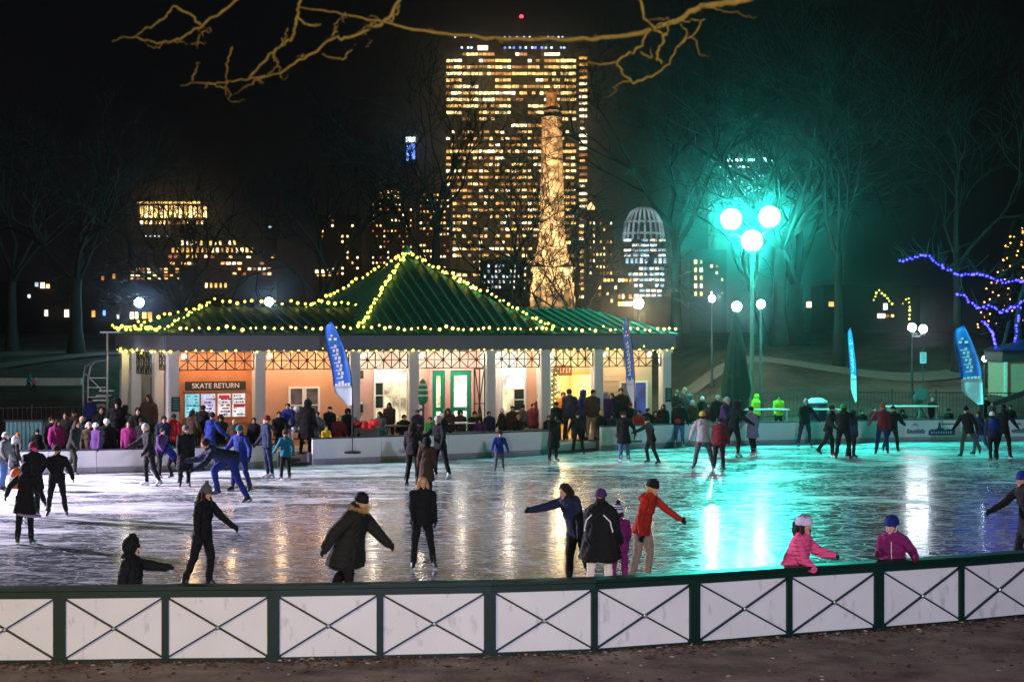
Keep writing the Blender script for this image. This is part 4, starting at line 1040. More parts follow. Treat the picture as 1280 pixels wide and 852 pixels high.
def bld(u0, u1, vt, Y, label, wins, fam='y', name='office_tower', depth=None, seed=0, shape=None, zb=0.5):
    """wins: list of pixel rectangles (ua,ub,va,vb[,family]) on the front, each one window"""
    a = at(u0, vt, Y); c = at(u1, vt, Y); W = c.x - a.x; top = a.z - zb; D = depth or W
    t = thing(name, label, 'building', (a.x + W / 2, Y, zb), 0, 'city buildings beyond the park')
    m = MB()
    if shape: shape(m, W, D, top)
    else: m.box((0, D / 2, top / 2), (W, D, top))
    m.build('facade', DARKB, t); rr = random.Random(seed + int(u0)); 
    wins = sorted(wins, key=lambda w: -(w[1] - w[0]) * (w[3] - w[2])); rest = {}
    for i, w in enumerate(wins):
        f = w[4] if len(w) > 4 and w[4] else fam; mt = w[5] if len(w) > 5 else rr.choice(WM[f])
        p = at(w[0], w[3], Y); q = at(w[1], w[2], Y); cx = (p.x + q.x) / 2 - (a.x + W / 2); cz = (p.z + q.z) / 2 - zb; dy = w[6] if len(w) > 6 else 0
        if i < 100:
            k = MB(); k.box((0, 0, 0), (q.x - p.x, .25, q.z - p.z)); k.build('window', mt, t, loc=(cx, dy - .05, cz))
        else: rest.setdefault(mt.name, [mt, MB()])[1].box((cx, dy - .05, cz), (q.x - p.x, .25, q.z - p.z))
    if rest:
        mb = MB(); mts = []
        for k, (mt, r_) in enumerate(rest.values()):
            mb.cur = k; mb.add(r_.v, r_.f); mts.append(mt)
        o = mb.build('window', mts, t); o['kind'] = 'stuff'
    return t
rr = random.Random(77)
def grid(u0, u1, v0, v1, nx, nz, p, wf=.7, hf=.5, fam=None, jit=0):
    out = []; cw, ch = (u1 - u0) / nx, (v1 - v0) / nz
    for j in range(nz):
        pr = min(1, max(0, p + rr.uniform(-jit, jit)))
        for i in range(nx):
            if rr.random() < pr:
                x = u0 + cw * (i + .5); y = v0 + ch * (j + .5); k = rr.uniform(.7, 1.05); out.append((x - cw * wf * k / 2, x + cw * wf * k / 2, y - ch * hf / 2, y + ch * hf / 2, fam))
    return out
# the big slab tower
W_ = []; v = 66.0; j = 0; rows = [0.55, .8, .9, .9, .8, .9, .9, .85, .85, .8, .4, .2, .6, .7, .5, .9, .5, .6, .7, .85, .65, .7, .75, .8, .6, .6, .7, .65, .55, .5, .5, .45, .4, .45, .4, .35, .4, .3]
for j, p in enumerate(rows):
    v = 66 + j * 8.1; cols = 8
    for i in range(cols):
        ua = 558 + i * 20.4; ub = ua + 19
        if j < 12 or j == 15:
            if rr.random() < p * 1.05:
                m_ = rr.choice(WM['y'])
                for q in range(4):
                    if rr.random() < .93: a_ = ua + q * 4.95; W_.append((a_, a_ + 4.35, v + rr.uniform(0, .25), v + rr.uniform(3.3, 3.9), 'y', m_ if rr.random() < .7 else rr.choice(WM['y'])))
        else:
            for q in range(3):
                if rr.random() < min(.93, p * 1.05): a_ = ua + q * 6.5; W_.append((a_, a_ + rr.uniform(3.5, 6.2), v + .4, v + rr.uniform(3.0, 4.0), 'y' if rr.random() < .55 else 'o'))
    if rr.random() < p + .15: W_.append((724, 735, v + 1 + j * .05, v + 4.4 + j * .05, 'o', rr.choice(WM['o']), 9))
    elif rr.random() < .6: W_.append((726, 732, v + 1, v + 4, 'o', rr.choice(WM['o']), 9))
for u in (576, 584, 588, 630, 636, 641, 649, 656, 664, 668, 676, 681, 688, 700, 704): W_.append((u, u + 2.6, 58.5, 61, 'b'))
for u in (568, 588, 630, 636, 645, 654, 661, 684, 690, 697, 702): W_.append((u, u + 2.2, 45.5, 47.5, 'w'))
W_.append((597, 610, 57, 63, 'y', glow('sign glow', (1, .7, .5), 2.5, False)))
def slab(m, W, D, top):
    m.box((-W * .041, D * .35, (top - 4) / 2), (W * .918, D * .7, top - 4)); m.box((W * .43, 8.9 + D * .3, (top - 8) / 2), (W * .14, D * .6, top - 8))
    m.box((0, D * .35, top - 2), (W * .8, D * .45, 4))
T = bld(557, 739, 43, 800, 'huge slab skyscraper with rows of amber lit floors', W_, 'y', 'skyscraper', 45, 1, slab)
m = MB(); z0 = at(0, 43, 800).z - .5; z1 = at(0, 14, 800).z - .5; xm = (652 - 648) / F * 800
m.tube([(xm, 14, z0 - 2), (xm, 14, z1)], [1.0, .5], 6); m.build('mast', DARKB, T); m = MB(); m.tube([(14, 14, z0 - 2), (14, 14, z0 + 8)], [.7, .4], 6); m.build('mast', DARKB, T)
m = MB(); m.ell((xm, 14, z1), (.9, .9, .9)); m.build('beacon', glow('red beacon', (1, .05, .08), 5, False), T)
# dome topped tower
def dome(m, W, D, top):
    z = at(0, 300, 700).z - .5; m.lathe([(W * .5, 0), (W * .5, z)], (0, W / 2, 0), 24)
    m.lathe([(W * .43, z), (W * .42, z + 2), (W * .38, z + 7), (W * .27, z + 11.3), (W * .1, z + 13), (.2, z + 13.2)], (0, W / 2, 0), 24)
Wd = grid(779, 833, 297, 322, 5, 4, .95, .95, .5, 'w') + grid(781, 834, 322, 330, 9, 1, .8, .7, .8, 'w') + grid(785, 831, 332, 360, 7, 4, .8, .9, .5, 'w') + grid(792, 828, 360, 372, 5, 2, .9, .9, .5, 'w')
T = bld(777, 836, 262, 700, 'round tower with a glowing domed crown of white ribs', Wd, 'w', 'skyscraper', None, 2, dome)
z = at(0, 300, 700).z - .5; Wt = (836 - 777) / F * 700; m = MB()
for k in range(11):
    a = math.pi * (1 + k / 10)
    pts = [Vector((Wt * r_ * math.cos(a), Wt / 2 + Wt * r_ * math.sin(a), z + h_)) for r_, h_ in ((.44, .5), (.43, 3), (.39, 7.2), (.28, 11.6), (.12, 13.4))]
    m.tube(pts, .42, 4)
for r_, h_ in ((.445, 2.6), (.40, 7.3)): m.lathe([(Wt * r_, z + h_), (Wt * r_ + .3, z + h_ + .4), (Wt * r_, z + h_ + .8)], (0, Wt / 2, 0), 24)
m.build('crown_rib', glow('dome rib light', (.72, .9, 1), .25, False, .7, .15), T)
# arcaded crown building, left
Wc = [(175 + i * 6.1, 179 + i * 6.1, 257 + abs(i - 5) * .12, 272, 'y', WM['y'][1 if i % 3 else 0]) for i in range(14)] + [(172, 250, 252, 254.5, 'y', WM['y'][0])] + grid(174, 256, 275, 281, 14, 1, .8, .6, .7, 'y') + grid(180, 212, 293, 300, 6, 1, .8, .5, .6, 'w')
bld(170, 264, 250, 520, 'tower with a glowing amber arcaded crown', Wc, 'y', 'office_tower', None, 3)
Wl = grid(225, 296, 300, 307, 12, 1, .9, .5, .8, 'y') + grid(207, 318, 309, 316, 18, 1, .9, .5, .8, 'y') + grid(209, 345, 317, 324, 18, 1, .6, .7, .5, 'o') + grid(205, 345, 326, 332, 20, 1, .55, .8, .5, 'o') + grid(162, 225, 334, 350, 9, 4, .6, .7, .45, 'o') + grid(255, 285, 353, 360, 5, 1, .8, .5, .8, 'o') + grid(290, 340, 333, 345, 8, 2, .5, .7, .5, 'o')
bld(160, 346, 296, 430, 'broad lower building with arched rows of ochre windows', Wl, 'o', 'office_building', 60, 4)
bld(330, 350, 275, 460, 'thin dark block with a column of white windows', grid(334, 341, 280, 345, 1, 9, .7, .6, .3, 'w') + grid(342, 348, 300, 345, 1, 5, .5, .6, .3, 'o'), 'o', 'office_building', None, 5)
bld(396, 452, 268, 520, 'dark block left of the slab tower with few lit windows', grid(400, 450, 272, 345, 8, 11, .28, .4, .4, 'o') + [(394, 412, 337, 341, 'o'), (396, 414, 343, 345, 'o')], 'o', 'office_tower', None, 6)
bld(462, 518, 228, 560, 'mid rise tower with two bright top floors', grid(475, 500, 237, 249, 6, 2, .95, .6, .5, 'o') + grid(464, 516, 252, 345, 11, 14, .38, .42, .35, 'o'), 'o', 'office_tower', None, 7)
bld(520, 562, 236, 540, 'tower against the left side of the slab skyscraper', grid(524, 562, 240, 345, 9, 15, .45, .6, .35, 'o'), 'o', 'office_tower', 30, 8)
bld(505, 523, 168, 760, 'slim dark tower with a blue and white lit tip', [(507.5, 519.5, 171.5, 177.5, 'w', glow('tip white', (.8, .93, 1), 5, False)), (508, 512.5, 182, 201, 'b', WM['b'][0]), (514.5, 519, 180, 199, 'b', WM['b'][0])], 'b', 'office_tower', None, 9)
bld(600, 655, 325, 330, 'low block right behind the pyramid roof', grid(604, 650, 329, 362, 10, 5, .5, .55, .5, 'w'), 'w', 'office_building', 20, 10)
T = bld(733, 768, 262, 600, 'stepped tower with a small lit lantern right of the monument', grid(736, 766, 275, 345, 7, 9, .5, .5, .4, 'o'), 'o', 'office_tower', 22, 11)
m = MB(); z0 = at(0, 266, 600).z - .5; m.lathe([(1.3, z0), (1.3, z0 + 2.2), (.9, z0 + 3), (.1, z0 + 4)], (-3, 5, 0), 8); m.build('lantern', glow('lantern', (1, .6, .25), 2, False), T)
bld(752, 792, 345, 340, 'low building with rows of yellow windows left of the warm lamp', grid(754, 790, 347, 353, 8, 1, .9, .7, .6, 'y') + grid(772, 790, 366, 384, 4, 2, .9, .75, .6, 'y') + grid(742, 772, 355, 380, 6, 3, .3, .5, .5, 'o'), 'y', 'office_building', 15, 12)
bld(893, 968, 192, 650, 'dark tower with cold white top floors behind the teal globes', grid(898, 944, 198, 202, 9, 1, .9, .7, .8, 'x') + grid(898, 944, 206, 211, 8, 1, .7, .6, .5, 'x') + grid(902, 956, 214, 252, 12, 10, .3, .3, .35, 'x') + [(954, 958, 197, 202, 'x'), (963, 965, 199, 203, 'x')], 'x', 'office_tower', 20, 13)
bld(862, 908, 312, 420, 'dark block with pairs of yellow windows left of the tall lamp post', grid(866, 880, 322, 372, 2, 5, .9, .5, .5, 'y') + grid(886, 906, 320, 370, 3, 6, .4, .4, .4, 'o'), 'y', 'office_building', 20, 14)
bld(-15, 205, 352, 240, 'long dark row of houses at the left with scattered lit windows', [(44, 48, 353, 358, 'w'), (51, 56, 353, 360, 'o'), (58, 62, 355, 360, 'o'), (127, 130, 345, 350, 'o'), (141, 144, 342, 348, 'y'), (56, 60, 387, 395, 'w'), (81, 86, 387, 396, 'y'), (115, 119, 388, 396, 'y'), (129, 132, 388, 394, 'b'), (146, 149, 393, 398, 'w'), (163, 167, 390, 398, 'y'), (169, 174, 390, 398, 'o'), (178, 183, 390, 398, 'y'), (185, 190, 390, 398, 'y'), (35, 38, 368, 372, 'w'), (105, 109, 420, 427, 'o'), (10, 13, 378, 382, 'w')], 'o', 'town_house', 14, 15)
bld(1030, 1150, 356, 190, 'dark hilltop building with small lit windows left of the blue lights', [(1036, 1042, 377, 383, 'y'), (1097, 1106, 392, 397, 'y'), (1108, 1111, 393, 396, 'o'), (1114, 1117, 393, 396, 'o'), (1104, 1109, 379, 387, 'w'), (1008, 1014, 377, 384, 'o')], 'y', 'town_house', 8, 16, zb=3)
# ------------------------------------------------------------ people
PAL = dict(k=(.006, .006, .007), n=(.012, .018, .05), b=(.008, .022, .16), db=(.012, .02, .11), g=(.09, .09, .095), lg=(.35, .35, .36), w=(.72, .72, .74), r=(.30, .012, .012), m=(.13, .012, .02), p=(.85, .10, .26), mg=(.19, .013, .10), pu=(.06, .02, .10), li=(.30, .22, .36), br=(.055, .032, .02), ta=(.30, .22, .14), ol=(.014, .014, .010), t=(.008, .12, .17), y=(.62, .42, .02), hv=(.45, .75, .02), gr=(.02, .33, .05), o=(.75, .20, .02), bl=(.42, .26, .09), dk=(.02, .012, .008), je=(.05, .10, .24), cr=(.70, .62, .50), s=(.52, .29, .19), s2=(.30, .15, .09), sn=(.60, .35, .26), lv=(.62, .52, .72), rd=(.36, .022, .008))
def cl(c): return mat('cloth ' + c if c not in ('s', 's2', 'sn') else 'skin ' + c, PAL[c], .85 if c not in ('s', 's2', 'sn') else .55, var=.22, scale=9, spec=.25, bump=.15, bscale=60)
POSES = {
 'st': dict(lean=3, aR=(4, 9, 18), aL=(-2, 9, 14), lR=(2, 4, 3), lL=(-2, 4, 3)),
 'pk': dict(lean=4, aR=(-14, 14, 70), aL=(-14, 14, 70), lR=(3, 5, 4), lL=(-3, 5, 5)),
 'wk': dict(lean=14, aR=(24, 22, 25), aL=(-28, 22, 15), lR=(20, 5, 18), lL=(-20, 7, 16)),
 'gl': dict(lean=9, aR=(14, 26, 22), aL=(6, 28, 22), lR=(12, 7, 16), lL=(-6, 9, 12)),
 'ou': dict(lean=13, aR=(12, 62, 12), aL=(8, 60, 14), lR=(14, 9, 24), lL=(-8, 10, 16)),
 'wd': dict(lean=8, aR=(10, 30, 20), aL=(8, 34, 20), lR=(8, 15, 8), lL=(-8, 17, 8)),
 'ho': dict(lean=8, aR=(48, 14, 40), aL=(10, 12, 20), lR=(6, 5, 10), lL=(-4, 6, 8)),
 'h2': dict(lean=8, aR=(48, 8, 50), aL=(48, 8, 50), lR=(4, 5, 8), lL=(-3, 6, 6)),
 'be': dict(lean=72, aR=(62, 12, 20), aL=(40, 16, 20), lR=(48, 8, 66), lL=(-14, 8, 6), hp=-35),
 'si': dict(lean=14, aR=(28, 10, 55), aL=(24, 10, 50), lR=(84, 9, 84), lL=(82, 9, 80)),
 'ra': dict(lean=26, aR=(42, 26, 62), aL=(46, 22, 55), lR=(6, 6, 10), lL=(-8, 6, 8)),
}
def dirv(side, fl, ab):
    a, b = R(fl), R(ab); return Vector((side * math.sin(b), -math.sin(a) * math.cos(b), -math.cos(a) * math.cos(b)))
class Figure:
    def __init__(s, pose, kid=0.0, coat='jacket', bulk=1.12, top='k', bot='k', glove='k', skin='s', shoe='k', near=False, skates=True, **ov):
        P = dict(lean=3, roll=0, tw=0, hp=0, hy=0); P.update(POSES[pose]); P.update(ov); s.P = P; s.near = near; s.prims = []
        hs = 1 + .42 * kid; ls = 1 - .12 * kid; s.hs = hs
        L = Matrix.Rotation(R(P['roll']), 3, 'Y') @ Matrix.Rotation(R(P['lean']), 3, 'X')
        hip = Vector((0, 0, .94 * ls)); s.skates = skates
        def up(x, y, z): return hip + L @ Vector((x, y, z))
        fw = L @ Vector((0, -1, 0)); A = s.prims.append
        b = bulk
        # legs
        s.feet = []
        for side, key in ((1, 'lL'), (-1, 'lR')):
            fl, ab, kn = P[key]; h = hip + Vector((side * .092, 0, -.03)); k = h + dirv(side, fl, ab) * .43 * ls; sh = dirv(side, fl - kn, ab * .8); a = k + sh * .41 * ls
            A((h, k, .108 * b ** .5, .076, 'bot', None, 1)); A((k, a, .074, .062, 'bot', None, 1)); A((k + Vector((0, .02, -.1)), k + sh * .22 + Vector((0, .025, 0)), .055, .045, 'bot', None, 1))
            ff = Vector((0, -1, 0)); tilt = R(fl - kn) * .8
            ff = Matrix.Rotation(-tilt if tilt < 0 else 0, 3, 'X') @ ff if False else Vector((0, -math.cos(tilt), -math.sin(tilt) if tilt > 0 else -math.sin(tilt)))
            if tilt > 0: ff = Vector((0, -math.cos(tilt * .3), math.sin(tilt * .3)))
            else: ff = Vector((0, -math.cos(tilt * .9), math.sin(tilt * .9)))
            ff = (Matrix.Rotation(side * R(10), 3, 'Z') @ ff).normalized()
            s.feet.append((a, sh.normalized(), ff))
            if not skates:
                A((a + Vector((0, .02, -.045)), a + ff * .17 + Vector((0, 0, -.055)), .048, .040, 'shoe', None, 1))
        # trunk
        A((up(-.05, 0, 0), up(.05, 0, 0), .135 * b, .135 * b, 'bot', fw, .85))
        jr = 1.0 * b
        A((up(0, .0, .05), up(0, -.005, .30), .150 * jr, .165 * jr, 'top', fw, .72)); A((up(0, -.005, .28), up(0, 0, .43), .172 * jr, .135 * jr, 'top', fw, .74))
        A((up(-.135, 0, .445), up(.135, 0, .445), .072 * jr, .072 * jr, 'top', None, 1)); A((up(-.06, .0, .40), up(.06, 0, .40), .13 * jr, .13 * jr, 'top', fw, .8))
        if coat == 'jacket': A((up(-.025, 0, -.15), up(0, 0, .12), .172 * jr, .155 * jr, 'top', fw, .8, 1)); A((up(.025, 0, -.15), up(0, 0, .12), .172 * jr, .155 * jr, 'top', fw, .8, 1))
        if coat in ('coat', 'long'):
            dz = -.34 if coat == 'coat' else -.52; c = hip + Vector((0, 0, dz)) + (L @ Vector((0, 0, 0)))
            mid = Vector((0, sum(math.sin(R(P[k][0])) * -.16 for k in ('lL', 'lR')), 0))
            A((c + mid + Vector((.05, 0, 0)), up(0, 0, .15), .195 * jr, .155 * jr, 'top', fw, .80, 1)); A((c + mid + Vector((-.05, 0, 0)), up(0, 0, .15), .195 * jr, .155 * jr, 'top', fw, .80, 1))
        if coat in ('jacket', 'coat') and pose != 'si': A((up(-.06, .10, .44), up(.06, .10, .44), .075, .075, 'top', fw, .9))
        # arms
        s.hands = []
        for side, key in ((1, 'aL'), (-1, 'aR')):
            fl, ab, el = P[key]; sh = up(side * .185, 0, .435); e = sh + dirv(side, fl, ab) * .285; d = dirv(side, fl + el, ab * .55 - (8 if el > 40 else 0)); w = e + d * .245
            A((sh, e, .070 * b, .060 * b, 'top', None, 1)); A((e, w, .060 * b, .046 * b, 'top', None, 1)); s.hands.append((w, d))
            pn = Vector((side, 0, 0)); pn = (pn - d * pn.dot(d)).normalized(); ac = d.cross(pn).normalized()   # palm normal, across
            A((w, w + d * .08, .032, .038, 'glove', pn, .6))
            for j in range(4):
                o = ac * (-.030 + .020 * j); ln = (.062, .076, .072, .055)[j]; kn = w + d * .085 + o
                A((kn, kn + (d - pn * .25).normalized() * ln * .55, .0115, .0105, 'glove', None, 1)); A((kn + (d - pn * .25).normalized() * ln * .55, kn + d * ln * .8 - pn * ln * .55, .0105, .009, 'glove', None, 1))
            th = ac * (1 if (ac.y < 0) else -1)
            A((w + d * .02 + th * .02, w + d * .06 + th * .058, .014, .012, 'glove', None, 1)); A((w + d * .06 + th * .058, w + d * .092 + th * .062, .012, .010, 'glove', None, 1))
        # neck and head
        nk = up(0, .005 - .02 * max(0, b - 1.2), .47 + .13 * max(0, b - 1.2)); HR = L.copy(); 
        HR = Matrix.Rotation(R(P['hy']), 3, 'Z') @ Matrix.Rotation(R(P['lean'] * .45 + P['hp']), 3, 'X')
        hc = nk + HR @ Vector((0, -.012, .165 * hs ** .7)); s.hc, s.HR = hc, HR
        def hd(x, y, z): return hc + HR @ (Vector((x, y, z)) * hs)
        s.hd = hd
        A((nk - Vector((0, 0, .05)), hd(0, .01, -.06), .058, .055, 'skin', None, 1)); A((nk + (L @ Vector((0, .01, -.02))), nk + (L @ Vector((0, .0, .03))), .085 * b, .07, 'top', None, 1))
        hf = HR @ Vector((1, 0, 0))
        A((hd(0, .012, .035), hd(0, .02, .02), .092 * hs, .09 * hs, 'skin', hf, .86)); A((hd(0, -.02, -.02), hd(0, -.03, -.065), .074 * hs, .05 * hs, 'skin', hf, .86))
        A((hd(0, -.088, .012), hd(0, -.106, -.018), .010 * hs, .016 * hs, 'skin', None, 1)); A((hd(0, -.065, -.088), hd(0, -.06, -.085), .028 * hs, .02 * hs, 'skin', None, 1))
        for sd in (-1, 1): A((hd(sd * .080, .015, .02), hd(sd * .080, .02, -.015), .014 * hs, .011 * hs, 'skin', None, 1))
        s.mats = dict(top=top, bot=bot, skin=skin, shoe=shoe, glove=glove)
        low = min((a - Vector((0, 0, .095 if skates else .09))).z for a, _, _ in s.feet)
        s.dz = -low + (.05 if skates else 0)
    def mesh(s, name):
        mb = MB()
        for (a, b, ra, rb, k, fl, f, *fh) in s.prims:
            d = b - a; L = d.length; d = d / L if L > 1e-6 else Vector((0, 0, 1)); u = d.orthogonal().normalized(); w = d.cross(u); vs = []; n = 12 if ra > .03 else 8; rings = []
            for i in range(4): t = math.pi / 2 * i / 3.4; rings.append((-math.cos(t) * ra if not fh else -.012 + .004 * i, math.sin(t) * ra if i else ra * .12))
            for i in range(4): t = math.pi / 2 * (3 - i) / 3.4; rings.append((L + math.cos(t) * rb, math.sin(t) * rb if i < 3 else rb * .12))
            for z, r in rings:
                for j in range(n):
                    q = 2 * math.pi * j / n; vs.append(a + d * z + (u * math.cos(q) + w * math.sin(q)) * r)
            if fl is not None:
                c = (a + b) / 2; vs = [p - fl * ((p - c).dot(fl) * (1 - f)) for p in vs]
            m = len(rings); fs = [(i * n + j, i * n + (j + 1) % n, (i + 1) * n + (j + 1) % n, (i + 1) * n + j) for i in range(m - 1) for j in range(n)]
            fs += [tuple(range(n))[::-1], tuple(range((m - 1) * n, m * n))]; mb.add(vs, fs)
        me = bpy.data.meshes.new(name); me.from_pydata(mb.v, [], mb.f); me.update(); return me
    def paint(s, me):
        keys = ['top', 'bot', 'skin', 'shoe', 'glove']; me.materials.clear()
        for k in keys: me.materials.append(cl(s.mats[k]))
        n = len(me.polygons); C = np.empty(n * 3); me.polygons.foreach_get('center', C); C = C.reshape(-1, 3); best = np.full(n, 1e9); idx = np.zeros(n, int)
        for (a, b, ra, rb, k, fl, f, *fh) in s.prims:
            A, B = np.array(a), np.array(b); X = C
            if fl is not None:
                q = np.array(fl); c = (A + B) / 2; X = C + np.outer((C - c) @ q, q) * (1 / f - 1)
            d = B - A; t = np.clip(((X - A) @ d) / max(1e-9, d @ d), 0, 1); D = np.linalg.norm(X - A - t[:, None] * d, axis=1) - (ra + (rb - ra) * t)
            if fh: D = np.maximum(D, -((X - A) @ d) / max(1e-9, np.sqrt(d @ d)))
            if k == 'top': D = D - .012
            m = D < best; best[m] = D[m]; idx[m] = keys.index(k)
        nv = len(me.vertices); co = np.empty(nv * 3); me.vertices.foreach_get('co', co); co = co.reshape(-1, 3); no = np.empty(nv * 3); me.vertices.foreach_get('normal', no); no = no.reshape(-1, 3)
        lv = np.empty(len(me.loops), np.int32); me.loops.foreach_get('vertex_index', lv); lt = np.empty(n, np.int32); me.polygons.foreach_get('loop_total', lt); cm = np.zeros(nv); cm[lv] = np.repeat((idx < 2).astype(float), lt)
        ph = len(s.prims) + co[:, 2].max() * 50; x, y, z = co.T
        w_ = np.sin(x * 31 + 9 * np.sin(z * 7 + ph)) * np.sin(z * 37 + 5 * np.sin(x * 11 + y * 9)) + .8 * np.sin(z * 22 + x * 27 - y * 19 + ph) + .5 * np.sin(z * 61 + y * 43 + 3 * np.sin(x * 23))
        co += no * (w_ * .0048 * cm)[:, None]; me.vertices.foreach_set('co', co.ravel())
        me.polygons.foreach_set('material_index', idx.astype(np.int32)); me.polygons.foreach_set('use_smooth', np.ones(n, bool)); me.update()
QUEUE = []
EYE = mat('dark eye', (.02, .012, .01), .25); LIP = mat('lip', (.35, .10, .09), .5)
BLADE = mat('skate blade', (.6, .62, .65), .25, .9); BOOTK = mat('black skate boot', (.012, .012, .014), .4); BOOTW = mat('white skate boot', (.62, .62, .64), .45)
def _boot(m_):
    # local frame: z up the shank, -y toe, origin at the ankle
    m = MB(); prof = [(-.095, -.02, .062), (-.075, -.035, .060)]
    def ring(z, y0, y1, w, k=10):
        return [Vector((w * math.cos(6.283 * j / k) * (1 if math.sin(6.283 * j / k) > -.3 else .85), (y0 + y1) / 2 + (y1 - y0) / 2 * math.sin(6.283 * j / k), z)) for j in range(k)]
    rs = [ring(-.098, -.19, .07, .036), ring(-.085, -.20, .075, .045), ring(-.06, -.19, .07, .045), ring(-.035, -.12, .065, .045), ring(.0, -.07, .06, .046), ring(.06, -.06, .06, .050), ring(.12, -.065, .065, .058)]
    vs = [p for r in rs for p in r]; k = 10
    m.add(vs, [(i * k + j, i * k + (j + 1) % k, (i + 1) * k + (j + 1) % k, (i + 1) * k + j) for i in range(len(rs) - 1) for j in range(k)] + [tuple(range(k))[::-1], tuple(range(60, 70))])
    return m.mesh('skate', m_, True)
BOOT = {'k': _boot(BOOTK), 'w': _boot(BOOTW)}
m = MB(); m.box((0, -.06, -.136), (.006, .28, .022)); m.box((0, -.14, -.112), (.03, .06, .03)); m.box((0, .03, -.112), (.03, .05, .03)); BLADE_ME = m.mesh('blade', BLADE)
